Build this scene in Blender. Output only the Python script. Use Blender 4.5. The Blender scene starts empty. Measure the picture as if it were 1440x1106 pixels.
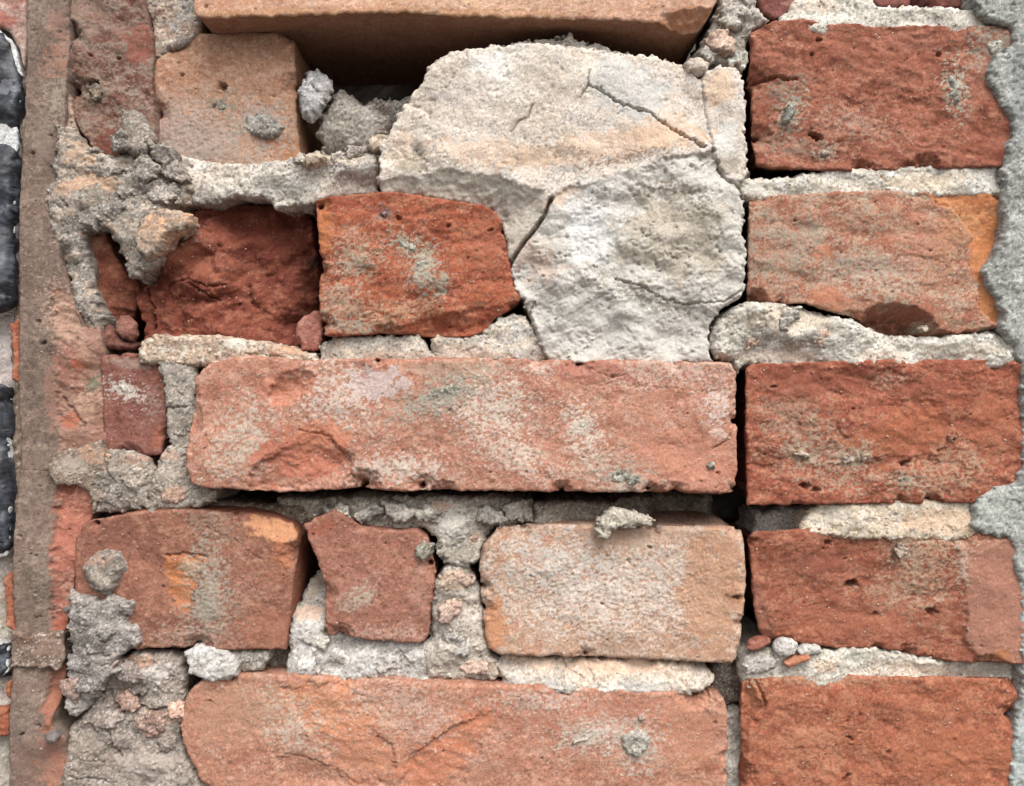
import bpy, math, time
import numpy as np
T0 = time.time()
sc = bpy.context.scene

# ------------------------------------------------------------------ camera, light, exposure
S = 0.00032            # metres per photo pixel on the wall's reference plane
D = 1450.0             # camera distance, in the same pixel units
CZ = 1.30              # camera height above the ground, metres
cam = bpy.data.cameras.new('camera'); camo = bpy.data.objects.new('camera', cam)
sc.collection.objects.link(camo)
camo.location = (0, -D * S, CZ); camo.rotation_euler = (math.radians(90), 0, 0)
cam.sensor_fit = 'HORIZONTAL'; cam.sensor_width = 36.0; cam.lens = 36.0 * D / 1440.0
cam.clip_start = 0.01; cam.clip_end = 200.0
sc.camera = camo

SUN_EL, SUN_AZ = math.radians(52), math.radians(22)   # azimuth: towards the viewer's right, in front of the wall
w = bpy.data.worlds.new('World'); sc.world = w; w.use_nodes = True
nt = w.node_tree; nt.nodes.clear()
sky = nt.nodes.new('ShaderNodeTexSky'); sky.sky_type = 'NISHITA'; sky.sun_disc = False
sky.sun_elevation = SUN_EL; sky.sun_rotation = math.pi - SUN_AZ; sky.dust_density = 4.0; sky.ozone_density = 1.0; sky.air_density = 1.0
hs = nt.nodes.new('ShaderNodeHueSaturation'); hs.inputs['Saturation'].default_value = 0.22
bg = nt.nodes.new('ShaderNodeBackground'); bg.inputs['Strength'].default_value = 0.15
wo = nt.nodes.new('ShaderNodeOutputWorld')
nt.links.new(sky.outputs[0], hs.inputs['Color']); nt.links.new(hs.outputs[0], bg.inputs[0]); nt.links.new(bg.outputs[0], wo.inputs[0])
sun = bpy.data.lights.new('sun', 'SUN'); sun.energy = 1.15; sun.angle = math.radians(40); sun.color = (1.0, 0.965, 0.92)
suno = bpy.data.objects.new('sun', sun); sc.collection.objects.link(suno)
suno.location = (1, -2, 4)
from mathutils import Vector
dv = Vector((math.sin(SUN_AZ) * math.cos(SUN_EL), -math.cos(SUN_AZ) * math.cos(SUN_EL), math.sin(SUN_EL)))
suno.rotation_euler = dv.to_track_quat('Z', 'Y').to_euler()
sc.view_settings.view_transform = 'Standard'; sc.view_settings.look = 'None'
sc.view_settings.gamma = 1.0; sc.view_settings.use_curve_mapping = False
sc.view_settings.exposure = 0.76
sc.render.engine = 'CYCLES'; sc.cycles.max_bounces = 6; sc.cycles.diffuse_bounces = 4

# ------------------------------------------------------------------ noise (2-D, numpy)
def _h(ix, iy, seed):
    n = (ix.astype(np.int64) * 374761393 + iy.astype(np.int64) * 668265263 + seed * 1442695041) & 0xffffffff
    n = ((n ^ (n >> 13)) * 1274126177) & 0xffffffff
    n = ((n ^ (n >> 16)) * 2246822519) & 0xffffffff
    return n ^ (n >> 15)
_a = np.arange(256) * (2 * np.pi / 256); GX, GY = np.cos(_a), np.sin(_a)
def pn(x, y, seed=0):
    fx0 = np.floor(x); fy0 = np.floor(y); fx = x - fx0; fy = y - fy0
    u = fx * fx * fx * (fx * (fx * 6 - 15) + 10); v = fy * fy * fy * (fy * (fy * 6 - 15) + 10)
    def g(a, b, dx, dy):
        k = _h(fx0 + a, fy0 + b, seed) & 255
        return GX[k] * dx + GY[k] * dy
    n00 = g(0, 0, fx, fy); n10 = g(1, 0, fx - 1, fy); n01 = g(0, 1, fx, fy - 1); n11 = g(1, 1, fx - 1, fy - 1)
    return 1.5 * ((n00 * (1 - u) + n10 * u) * (1 - v) + (n01 * (1 - u) + n11 * u) * v)
def fbm(x, y, o, seed=0, gain=0.5):
    r = 0; a = 1
    for k in range(o):
        ca, sa = math.cos(0.6 + 1.1 * k), math.sin(0.6 + 1.1 * k); f = 2.03 ** k
        r = r + a * pn((x * ca - y * sa) * f + 17.3 * k, (x * sa + y * ca) * f - 9.1 * k, seed + k); a *= gain
    return r
def ridged(x, y, o, seed=0, gain=0.5):
    r = 0; a = 1
    for k in range(o):
        an = 0.0 if k == 0 else 0.35 * (-1) ** k
        ca, sa = math.cos(an), math.sin(an); f = 2.03 ** k
        r = r + a * (0.5 - np.abs(pn((x * ca - y * sa) * f + 7.3 * k, (x * sa + y * ca) * f - 3.1 * k, seed + k))); a *= gain
    return r
def worley(x, y, seed=0):
    fx0 = np.floor(x); fy0 = np.floor(y); best = np.full(x.shape, 9.0); sec = np.full(x.shape, 9.0)
    for a in (-1, 0, 1):
        for b in (-1, 0, 1):
            k = _h(fx0 + a, fy0 + b, seed)
            d = np.hypot(fx0 + a + (k & 1023) / 1023.0 - x, fy0 + b + ((k >> 10) & 1023) / 1023.0 - y)
            sec = np.minimum(sec, np.maximum(best, d)); best = np.minimum(best, d)
    return best, sec
def facet(x, y, seed=0):
    fx0 = np.floor(x); fy0 = np.floor(y); best = np.full(x.shape, -9.0)
    for a in (-1, 0, 1):
        for b in (-1, 0, 1):
            k = _h(fx0 + a, fy0 + b, seed)
            dx = x - (fx0 + a + (k & 255) / 255.0); dy = y - (fy0 + b + ((k >> 8) & 255) / 255.0)
            sx = ((k >> 16) & 255) / 160.0 - 0.8; sy = ((k >> 4) & 255) / 160.0 - 0.8
            best = np.maximum(best, 0.5 * ((k >> 20) & 15) / 15.0 + sx * dx + sy * dy - 0.75 * (dx * dx + dy * dy))
    return best
def ss(a, b, x):
    t = np.clip((x - a) / (b - a), 0, 1); return t * t * (3 - 2 * t)
def polysd(x, y, P):
    P = np.asarray(P, float); sh = x.shape; x = x.ravel(); y = y.ravel()
    d = np.full(x.shape, 1e18); ins = np.zeros(x.shape, bool); n = len(P)
    for i in range(n):
        ax, ay = P[i]; bx, by = P[(i + 1) % n]; ex, ey = bx - ax, by - ay
        wx, wy = x - ax, y - ay; t = np.clip((wx * ex + wy * ey) / (ex * ex + ey * ey + 1e-9), 0, 1)
        d = np.minimum(d, (wx - ex * t) ** 2 + (wy - ey * t) ** 2)
        if ay != by:
            ins ^= ((ay > y) != (by > y)) & (x < ex * (y - ay) / ey + ax)
    d = np.sqrt(d); return np.where(ins, -d, d).reshape(sh)
def linesd(x, y, L):
    d = np.full(x.shape, 1e18); tt = np.zeros(x.shape)
    for i in range(len(L) - 1):
        ax, ay = L[i]; bx, by = L[i + 1]; ex, ey = bx - ax, by - ay
        wx, wy = x - ax, y - ay; t = np.clip((wx * ex + wy * ey) / (ex * ex + ey * ey + 1e-9), 0, 1)
        d = np.minimum(d, (wx - ex * t) ** 2 + (wy - ey * t) ** 2)
    return np.sqrt(d)

# ------------------------------------------------------------------ colours: as seen in daylight, turned into surface reflectance
K = 0.80
def C(*c):
    c = np.array(c, float) / 255
    return np.where(c <= 0.04045, c / 12.92, ((c + 0.055) / 1.055) ** 2.4) * K

# ------------------------------------------------------------------ materials
def make_mat(name, rough, spec, fine, bump, bdist, grain=1.0):
    m = bpy.data.materials.new(name); m.use_nodes = True; t = m.node_tree; N = t.nodes; L = t.links
    b = N['Principled BSDF']; b.inputs['Roughness'].default_value = rough
    b.inputs['Specular IOR Level'].default_value = spec
    at = N.new('ShaderNodeAttribute'); at.attribute_name = 'tone'
    tc = N.new('ShaderNodeTexCoord')
    n1 = N.new('ShaderNodeTexNoise'); n1.inputs['Scale'].default_value = 1100 * grain; n1.inputs['Detail'].default_value = 5; n1.inputs['Roughness'].default_value = 0.7
    n2 = N.new('ShaderNodeTexNoise'); n2.inputs['Scale'].default_value = 260 * grain; n2.inputs['Detail'].default_value = 6; n2.inputs['Roughness'].default_value = 0.65
    L.new(tc.outputs['Object'], n1.inputs['Vector']); L.new(tc.outputs['Object'], n2.inputs['Vector'])
    r = N.new('ShaderNodeMapRange'); r.inputs[1].default_value = 0.3; r.inputs[2].default_value = 0.7
    r.inputs[3].default_value = 1 - fine; r.inputs[4].default_value = 1 + fine
    L.new(n1.outputs[0], r.inputs[0])
    vm = N.new('ShaderNodeVectorMath'); vm.operation = 'SCALE'
    L.new(at.outputs['Color'], vm.inputs[0]); L.new(r.outputs[0], vm.inputs['Scale'])
    L.new(vm.outputs[0], b.inputs['Base Color'])
    ad = N.new('ShaderNodeMath'); ad.operation = 'ADD'; L.new(n1.outputs[0], ad.inputs[0]); L.new(n2.outputs[0], ad.inputs[1])
    bp = N.new('ShaderNodeBump'); bp.inputs['Strength'].default_value = bump; bp.inputs['Distance'].default_value = bdist
    L.new(ad.outputs[0], bp.inputs['Height']); L.new(bp.outputs[0], b.inputs['Normal'])
    return m
M = dict(
    brick=make_mat('fired_clay', 0.92, 0.25, 0.24, 0.55, 0.0006),
    mortar=make_mat('lime_mortar', 0.95, 0.2, 0.22, 0.6, 0.0007),
    cement=make_mat('cement_render', 0.95, 0.2, 0.26, 0.6, 0.0008),
    flint=make_mat('flint', 0.48, 0.45, 0.25, 0.35, 0.0006, 0.4),
)

# ------------------------------------------------------------------ relief of each kind of surface
def relief(kind, x, y, sd, ang=-14):
    a = math.radians(ang); xr = x * math.cos(a) + y * math.sin(a); yr = -x * math.sin(a) + y * math.cos(a)
    if kind == 'rough':
        wx = 7 * fbm(x / 30, y / 30, 3, sd + 5); wy = 5 * fbm(x / 24, y / 24, 3, sd + 6)
        m = ss(-0.4, 0.4, fbm(x / 60, y / 45, 2, sd + 44))
        return (4.5 * fbm(xr / 110, yr / 50, 3, sd) + 4.0 * facet((xr + wx) / 34, (yr + wy) / 19, sd + 8) + 1.5 * facet((xr + wx) / 12, (yr + wy) / 8, sd + 18)
                + (1.0 + 2.0 * m) * ridged((xr + wx) / 34, (yr + wy) / 15, 4, sd + 9, 0.55) + (0.4 + 0.5 * m) * fbm(x / 4.6, y / 4.2, 3, sd + 30, 0.65) - 3.0) * 0.82
    if kind == 'smooth':
        m = ss(-0.2, 0.5, fbm(x / 50, y / 40, 3, sd + 44))
        return (2.2 * fbm(x / 110, y / 90, 2, sd) + 0.55 * fbm(x / 24, y / 20, 3, sd + 4) + 0.9 * m * m * facet(x / 16, y / 13, sd + 6)
                + (0.15 + 0.3 * m) * fbm(x / 4.4, y / 4.2, 3, sd + 11, 0.65))
    if kind == 'mortar':
        wx = 6 * fbm(x / 22, y / 22, 3, sd + 5); wy = 6 * fbm(x / 22, y / 22, 3, sd + 6)
        f1, f2 = worley((x + wx) / 12, (y + wy) / 11, sd + 3); g1, g2 = worley(x / 4.6, y / 4.4, sd + 13)
        wgt = ss(-0.1, 0.6, fbm(x / 55, y / 45, 3, sd + 40)); w2 = ss(-0.3, 0.5, fbm(x / 40, y / 40, 2, sd + 47))
        hole = ss(0.42, 0.75, fbm(x / 9, y / 7, 2, sd + 50)) * (0.3 + w2)
        return (6.5 * fbm(x / 75, y / 60, 3, sd) + 4.2 * facet((x + wx) / 30, (y + wy) / 24, sd + 8) + (0.6 + 1.6 * w2) * facet((x + wy) / 11, (y + wx) / 10, sd + 9)
                + np.minimum(f2 - f1, 0.45) * (0.5 + 3.6 * wgt) + (0.9 - g1) * (0.5 + 0.9 * w2) + 0.55 * fbm(x / 3.8, y / 3.6, 2, sd + 21) - 2.6 * hole - 3.5)
    if kind == 'cement':
        g1, g2 = worley(x / 7, y / 6.5, sd + 13); f1, f2 = worley(x / 3.6, y / 3.6, sd + 17)
        hole = ss(0.35, 0.7, fbm(x / 8, y / 7, 2, sd + 50))
        return 4 * fbm(x / 50, y / 40, 3, sd) + 3.2 * facet(x / 17, y / 14, sd + 3) - 3.2 * hole + (0.8 - g1) * 2.2 + (0.8 - f1) * 0.9 + 0.8 * fbm(x / 4, y / 4, 2, sd + 21)
    if kind == 'flint':
        return 10 * fbm(x / 90, y / 60, 2, sd) + 7 * facet(x / 50, y / 40, sd + 6) + 1.2 * fbm(x / 22, y / 18, 3, sd + 3)
    return 0 * x

col = sc.collection
COUNT = [0]; TRI = [0]; SURF = []; BR = []
def mesh_from(name, V, F, tone, material, smooth, parent, origin):
    me = bpy.data.meshes.new(name)
    me.vertices.add(len(V)); me.vertices.foreach_set('co', (V - origin).astype(np.float32).ravel())
    k = F.shape[1]
    me.loops.add(F.size); me.loops.foreach_set('vertex_index', F.astype(np.int32).ravel())
    me.polygons.add(len(F)); me.polygons.foreach_set('loop_start', np.arange(0, F.size, k, dtype=np.int32))
    me.polygons.foreach_set('use_smooth', np.full(len(F), smooth))
    me.update(calc_edges=True); 
    at = me.attributes.new('tone', 'FLOAT_COLOR', 'POINT')
    c4 = np.ones((len(V), 4), np.float32); c4[:, :3] = np.clip(tone, 0.004, 0.9); at.data.foreach_set('color', c4.ravel())
    me.materials.append(material)
    o = bpy.data.objects.new(name, me); col.objects.link(o)
    o.location = origin
    if parent is not None:
        o.parent = parent; o.location = Vector(origin) - parent_world(parent)
    TRI[0] += len(F) * (k - 2)
    return o
def parent_world(p):
    v = Vector(p.location)
    while p.parent is not None:
        p = p.parent; v = v + Vector(p.location)
    return v

def op_mask(op, i, x, y, seed):
    k = op[0]
    if k == 'p':
        P = np.array(op[1], float); lo = P.min(0) - 12; hi = P.max(0) + 12
        j = np.nonzero((x > lo[0]) & (x < hi[0]) & (y > lo[1]) & (y < hi[1]))[0]; xx, yy = x[j], y[j]
        sdp = polysd(xx, yy, op[1]) + 6 * fbm(xx / 16, yy / 16, 4, seed + 60 + i, 0.6); return j, ss(5, -5, sdp + 4 * fbm(xx / 5, yy / 5, 2, seed + 61)) * op[3] * .9, op[2]
    _, cx, cy, rx, ry, ang, rgb, amt = op[:8]
    a = math.radians(ang); dx = x - cx; dy = y - cy
    r = np.hypot((dx * math.cos(a) + dy * math.sin(a)) / rx, (-dx * math.sin(a) + dy * math.cos(a)) / ry)
    j = np.nonzero(r < 2.4)[0]; r = r[j]; xx, yy = x[j], y[j]; q = 0.35 * min(rx, ry) + 6
    n = fbm(xx / q, yy / q, 4, seed + 50 + i, 0.6)
    if k == 'b': m = ss(0.0, 0.20, 1 - r + 0.5 * n)
    else:
        g = fbm(xx / 6.0, yy / 4.6, 4, seed + 77 + i, 0.72)
        m = ss(0.0, 0.34, np.minimum(1 - r, 0.55) * 0.9 + 0.5 * n + 0.95 * g - 0.14)
    return j, m * amt, rgb
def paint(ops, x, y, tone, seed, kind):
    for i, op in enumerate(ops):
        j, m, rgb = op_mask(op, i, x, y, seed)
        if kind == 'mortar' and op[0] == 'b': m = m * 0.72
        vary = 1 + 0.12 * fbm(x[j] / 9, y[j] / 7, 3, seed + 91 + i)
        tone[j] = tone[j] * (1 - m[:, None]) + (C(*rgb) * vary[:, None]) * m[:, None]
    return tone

STUCK = [(507, 838, 12, 6, -35, 3, (176, 158, 138)), (575, 343, 14, 7, 20, 15, (172, 164, 148)), (594, 378, 9, 15, 10, 15, (176, 168, 152)), (619, 398, 5, 10, 5, 14, (168, 160, 144)),
        (500, 370, 10, 6, 0, 13, (180, 164, 146)), (540, 299, 5, 5, 0, 14, (150, 120, 116)), (1342, 613, 9, 7, 0, 14, (176, 112, 84)), (1270, 776, 8, 10, 30, 8, (190, 166, 146)), (1195, 646, 9, 6, 0, 12, (188, 168, 148)), (1215, 640, 6, 7, 0, 12, (182, 160, 140)),
        (309, 148, 10, 6, 0, -30, (150, 142, 122)), (258, 330, 5, 4, 0, -10, (170, 150, 132)), (1275, 676, 12, 6, 10, 12, (176, 160, 140)), (1302, 462, 5, 4, 0, 10, (190, 170, 150)), (292, 850, 16, 22, 0, 7, (158, 148, 130)), (176, 549, 14, 6, 25, -9, (196, 184, 172)),
        (700, 590, 7, 5, 30, 26, (206, 190, 172)), (820, 598, 8, 5, -20, 26, (196, 184, 166)), (735, 634, 10, 5, 25, 26, (206, 184, 166)), (560, 655, 9, 4, 0, 26, (200, 182, 166)), (760, 520, 9, 4, 0, 25, (200, 176, 158)),
        (830, 1035, 22, 5, -18, 13, (196, 182, 166)), (1160, 215, 8, 5, 0, 6, (178, 156, 140)), (133, 130, 7, 10, 0, -4, (150, 132, 112)), (1130, 640, 10, 5, 20, 11, (184, 164, 144))]
STUCK += [(618, 558, 42, 13, -22, None, (164, 158, 142)), (880, 674, 22, 13, 15, None, (176, 168, 152)), (895, 1047, 20, 20, 0, None, (186, 176, 162)), (370, 175, 28, 20, 10, None, (160, 150, 138)), (1112, 158, 8, 16, 20, None, (176, 172, 158)), (1343, 125, 7, 20, -8, None, (186, 180, 166))]

def piece(name, poly, h, kind, c1, c2=None, c3=None, parent=None, depth=330, step=1.6, r=5, drop=5, rag=(1.5, 14), amp=1.0,
          pts=(), chips=(), cracks=(), bumps=(), pits=0, pit_at=(), ops=(), rows=9, taper=0.0, side=None, ang=-14, dusty=None,
          mat=None, smooth=None, seed=None, dome=None, speck=None, vary=0.22, tint=1.0, zones=(), frac=None, chipped=True):
    if frac is None: frac = 5 if kind == 'rough' else 0
    if speck is None: speck = 0.22 if kind in ('mortar', 'cement') else 0.17
    COUNT[0] += 1; seed = seed if seed is not None else COUNT[0] * 37
    if name == 'brick' and kind != 'flint': r, drop = r * 0.62, drop * 0.55
    P = np.array(poly, float)
    if taper == .2 and name == 'brick': P[P[:, 0] < 1080, 0] -= 4
    if name == 'brick' and step < 2:
        ops = list(ops)
        for (cx, cy, rx_, ry_, an, hh, c) in STUCK:
            if polysd(np.array([float(cx)]), np.array([float(cy)]), P)[0] < 0:
                ops.append(('d', cx, cy, rx_ * 1.7 + 4, ry_ * 1.6 + 4, an, tuple(int(v * 1.04) for v in c), .85))
    x0, y0 = P.min(0) - 3 * step - rag[0] * 2; x1, y1 = P.max(0) + 3 * step + rag[0] * 2
    xs = np.arange(x0, x1 + step, step); ys = np.arange(y0, y1 + step, step)
    X, Y = np.meshgrid(xs, ys); ny, nx = X.shape
    jr = np.random.RandomState(seed); X = X + jr.uniform(-.32, .32, X.shape) * step; Y = Y + jr.uniform(-.32, .32, X.shape) * step
    sd = polysd(X, Y, P) + rag[0] * fbm(X / rag[1], Y / rag[1], 4, seed + 1, 0.55)
    if kind in ('mortar', 'cement'): sd = sd + min(1.0, (np.ptp(P[:, 0]) * np.ptp(P[:, 1])) ** .5 / 90) * (1.7 * fbm(X / 6, Y / 6, 2, seed + 2) + 1.0 * (worley(X / 9, Y / 9, seed + 3)[0] - 0.5))
    nicks = []
    if name == 'brick' and chipped:
        rn = np.random.RandomState(seed + 9); Q = np.roll(P, -1, 0); L_ = np.hypot(*(Q - P).T); n_ = int(L_.sum() / 95)
        for _ in range(n_):
            e_ = rn.choice(len(P), p=L_ / L_.sum()); c_ = P[e_] + (Q[e_] - P[e_]) * rn.rand(); rr = 6.5 + 11 * rn.rand() ** 2.2; ang_ = rn.uniform(0, 6.28)
            c_ = c_ + rr * .45 * np.array([math.cos(ang_), math.sin(ang_)]); nicks.append((c_[0], c_[1], rr, rn.uniform(.5, 1.0)))
        nz = fbm(X / 9, Y / 9, 3, seed + 12)
        for (cx_, cy_, rr, st) in nicks: sd = np.maximum(sd, rr * .40 - np.hypot(X - cx_, (Y - cy_) * 1.25) - 3 * nz)
    gy, gx = np.gradient(sd, step); gl = np.hypot(gx, gy) + 1e-6
    keep = sd < 0; cell = keep[:-1, :-1] | keep[1:, :-1] | keep[:-1, 1:] | keep[1:, 1:]
    used = np.zeros(X.shape, bool)
    used[:-1, :-1] |= cell; used[1:, :-1] |= cell; used[:-1, 1:] |= cell; used[1:, 1:] |= cell
    mv = np.where((sd > 0) & used, np.minimum(sd / gl, 1.5 * step), 0)
    X = X - mv * gx / gl; Y = Y - mv * gy / gl
    idx = np.full(X.shape, -1); idx[used] = np.arange(used.sum())
    J, I = np.nonzero(cell)
    F = np.stack([idx[J + 1, I], idx[J + 1, I + 1], idx[J, I + 1], idx[J, I]], 1)
    x = X[used]; y = Y[used]; s = np.minimum(sd[used], 0); 
    s0 = polysd(X, Y, P); s0 = s0 * 1.0
    for _ in range(6):
        s0[1:-1, 1:-1] = 0.2 * (s0[1:-1, 1:-1] + s0[:-2, 1:-1] + s0[2:, 1:-1] + s0[1:-1, :-2] + s0[1:-1, 2:])
    g2, g1 = np.gradient(s0, step); gq = np.hypot(g1, g2) + 1e-6; nxg = (g1 / gq)[used]; nyg = (g2 / gq)[used]
    # height of the face
    z = h + amp * relief(kind, x, y, seed, ang)
    for (cx_, cy_, rr, st) in nicks:
        j_ = np.nonzero((np.abs(x - cx_) < 3 * rr) & (np.abs(y - cy_) < 3 * rr))[0]
        z[j_] -= st * np.clip(1.7 * rr - np.hypot(x[j_] - cx_, (y[j_] - cy_) * 1.2) - 4 * fbm(x[j_] / 8, y[j_] / 8, 3, seed + 13), 0, None)
    if len(pts):
        num = 0; den = 1e-9
        for (px, py, ph) in pts:
            wgt = 1.0 / (((x - px) ** 2 + (y - py) ** 2) + 120.0) ** 1.5; num = num + wgt * ph; den = den + wgt
        z = z + num / den
    if frac:
        fx_ = 14 * fbm(x / 50, y / 50, 3, seed + 201); z = z + frac * (facet((x + fx_) / 78, (y + fx_) / 46, seed + 202) + .45 * facet((x - fx_) / 33, (y + fx_) / 24, seed + 203) - .4)
    for (zp, zd, za, zk) in zones:                    # an area where the skin has broken off (or stayed on)
        q = polysd(x, y, zp) + 5 * fbm(x / 16, y / 16, 4, seed + 60, 0.6) + 1.5 * fbm(x / 5, y / 5, 2, seed + 66); m = ss(1.8, -1.8, q)
        z = z + m * (za * relief(zk, x, y, seed + 3, ang + 30) - amp * relief(kind, x, y, seed, ang) - zd)
    for (cp, slope, mx) in chips:
        q = -(polysd(x, y, cp) + 3.0 * fbm(x / 12, y / 12, 3, seed + 71))
        z = z - np.clip(q * slope, 0, mx) * (1 + 0.15 * fbm(x / 14, y / 14, 3, seed + 72)) - 1.5 * ss(0, 3, q)
    if kind in ('rough', 'smooth'):                     # dust and mortar film stand a little proud of the clay
        for i, op in enumerate(ops):
            if op[0] == 'd':
                j, m, _ = op_mask(op, i, x, y, seed); z[j] += 0.8 * m
    for (cl, wd, dp) in cracks:
        wd = wd * 0.75
        wob = 2.2 * fbm(x / 9, y / 9, 3, seed + 81)
        q = linesd(x + wob, y - wob, cl); z = z - 1.15 * dp * np.clip(1 - q / wd, 0, 1) ** 0.7
    for (bx, by, brx, bry, bh) in bumps:
        rr = np.sqrt(((x - bx) / brx) ** 2 + ((y - by) / bry) ** 2) + 0.25 * fbm(x / 9, y / 9, 3, seed + 85)
        z = z + bh * np.sqrt(np.clip(1 - rr * rr, 0, 1))
    rs = np.random.RandomState(seed + 5)
    holes = [(a, b, c) for (a, b, c) in pit_at]
    for k in range(pits):
        j = rs.randint(len(x)); holes.append((x[j], y[j], rs.uniform(1.0, 1.9) if rs.rand() < 0.85 else rs.uniform(2, 3)))
    if holes: pw1 = fbm(x / 5, y / 5, 2, seed + 95)
    for (hx, hy, hr) in holes:
        e = rs.uniform(0.35, 0.8); an = math.radians(rs.uniform(-40, 40)); ca, sa = math.cos(an), math.sin(an)
        nb = np.nonzero((np.abs(x - hx) < 2.2 * hr) & (np.abs(y - hy) < 2.2 * hr))[0]
        dx, dy = x[nb] - hx, y[nb] - hy
        q = np.sqrt(((dx * ca + dy * sa) / hr) ** 2 + ((dy * ca - dx * sa) / (hr * e)) ** 2) + 0.55 * pw1[nb]
        z[nb] -= 2.4 * hr * np.clip(1.15 - q, 0, 1) ** 0.6
    t = np.clip(-s / r, 0, 1); z = z - drop * (1 - np.sqrt(np.clip(1 - (1 - t) ** 2, 0, 1)))
    # skirt: the sides, going back into the wall
    a = F.ravel(); b = np.roll(F, -1, 1).ravel(); n = len(x)
    key = a.astype(np.int64) * n + b; rev = b.astype(np.int64) * n + a
    bm = ~np.isin(key, rev); ea, eb = a[bm], b[bm]
    ring = np.unique(np.concatenate([ea, eb])); rmap = np.full(n, -1); rmap[ring] = np.arange(len(ring))
    rows = rows + (4 if rows > 4 else 0); tk = (np.arange(1, rows + 1) / rows) ** 2.2; VX = [x]; VY = [y]; VZ = [z]; UX = [x]; UY = [y]; FF = [F]
    rx, ry, rz, rnx, rny = x[ring], y[ring], z[ring], nxg[ring], nyg[ring]

    nx_ = np.zeros(len(ring), int); pv_ = np.zeros(len(ring), int); nx_[rmap[ea]] = rmap[eb]; pv_[rmap[eb]] = rmap[ea]
    if kind in ('mortar', 'cement', 'smooth', 'rough'):
        for _ in range(3 if kind in ('mortar', 'cement') else 1):
            rx = .5 * rx + .25 * (rx[nx_] + rx[pv_]); ry = .5 * ry + .25 * (ry[nx_] + ry[pv_]); rz = .5 * rz + .25 * (rz[nx_] + rz[pv_])
        x[ring] = rx; y[ring] = ry; z[ring] = rz
    sx, sy, sz = rx.copy(), ry.copy(), rz.copy()
    for _ in range(60 if kind in ('smooth', 'rough', 'flint') else 30):
        sx = .5 * sx + .25 * (sx[nx_] + sx[pv_]); sy = .5 * sy + .25 * (sy[nx_] + sy[pv_]); sz = .5 * sz + .25 * (sz[nx_] + sz[pv_])
        rnx = .5 * rnx + .25 * (rnx[nx_] + rnx[pv_]); rny = .5 * rny + .25 * (rny[nx_] + rny[pv_])
    rl = np.hypot(rnx, rny) + 1e-6; rnx = rnx / rl; rny = rny / rl
    off0 = 0
    base_h = h - drop
    for k in range(rows):
        d = depth * tk[k]; ux = rx + rnx * d; uy = ry + rny * d
        bl = ss(0, 26 if kind in ('smooth', 'rough') else 15, np.float64(d)); bx = rx + (sx - rx) * bl; by = ry + (sy - ry) * bl; bz = rz + (sz - rz) * bl
        zz = bz - d * (depth + bz - h) / depth; ux = bx + rnx * d; uy = by + rny * d
        off = amp * relief(kind, ux, uy, seed, ang) * min(1, d / 12) * 0.8
        o = off - taper * min(d, 110)
        VX.append(bx + rnx * o); VY.append(by + rny * o); VZ.append(zz); UX.append(ux); UY.append(uy)
        if k == 0: A, B = ea, eb
        else: A, B = n + (k - 1) * len(ring) + rmap[ea], n + (k - 1) * len(ring) + rmap[eb]
        A2, B2 = n + k * len(ring) + rmap[ea], n + k * len(ring) + rmap[eb]
        FF.append(np.stack([B, A, A2, B2], 1))
    vx = np.concatenate(VX); vy = np.concatenate(VY); vz = np.concatenate(VZ); ux = np.concatenate(UX); uy = np.concatenate(UY); F = np.concatenate(FF)
    # colour
    c1 = C(*c1); c2 = C(*c2) if c2 else c1 * 0.8; c3 = C(*c3) if c3 else c1 * 1.15
    m2 = ss(-0.35, 0.45, fbm(ux / 48, uy / 36, 4, seed + 101, 0.6))[:, None]
    m3 = ss(0.12, 0.55, fbm(ux / 20, uy / 15, 4, seed + 111, 0.65))[:, None]
    tone = c1 * (1 - m2) + c2 * m2; tone = tone * (1 - m3 * 0.8) + c3 * m3 * 0.8
    tone = tone * (1 + vary * fbm(ux / 8, uy / 6, 4, seed + 121, 0.65))[:, None]
    g = fbm(ux / 3.6, uy / 3.2, 2, seed + 131)
    tone = tone * (1 - speck * 2.6 * ss(0.42, 0.8, g))[:, None] * (1 + speck * 2.0 * ss(0.42, 0.8, -g))[:, None]
    if kind in ('mortar', 'cement'):
        g1_ = fbm(ux / 3.1, uy / 2.9, 2, seed + 161, .6); g2_ = fbm(ux / 26, uy / 20, 3, seed + 165)
        tone = tone * np.array([.97, .99, 1.015])
        tone = tone * (1 - .38 * ss(.40, .62, g1_ + .35 * g2_))[:, None]; wl = (.5 * ss(.44, .62, -g1_ - .25 * g2_))[:, None]; tone = tone * (1 - wl) + C(232, 229, 222) * wl
    if dusty:
        rgb, thr, amt = dusty
        g = fbm(ux / 34, uy / 20, 3, seed + 141) * 0.55 + fbm(ux / 4.4, uy / 3.4, 3, seed + 145, 0.75) * 0.75
        m = ss(thr, thr + 0.2, g)[:, None] * amt; tone = tone * (1 - m) + C(*rgb) * m
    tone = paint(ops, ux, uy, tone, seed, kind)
    if kind in ('rough', 'smooth'):
        lum = (tone @ np.array([0.3, 0.59, 0.11]))[:, None]; tone = (tone * 0.84 + lum * np.array([1.08, 0.98, 0.94]) * 0.16) * (np.array([.82, .87, .82]) if kind == 'rough' else 0.94) * tint
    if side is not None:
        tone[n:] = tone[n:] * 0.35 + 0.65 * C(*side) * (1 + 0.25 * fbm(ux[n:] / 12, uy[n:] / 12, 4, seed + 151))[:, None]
    f = (D - h) / D
    V = np.stack([(vx - 720) * f * S, -vz * S, CZ + (553 - vy) * f * S], 1)
    cx, cy = P[:, 0].mean(), P[:, 1].mean()
    org = np.array([(cx - 720) * f * S, -h * S, CZ + (553 - cy) * f * S])
    mt = M[mat or ('brick' if kind in ('rough', 'smooth') else kind)]
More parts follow.
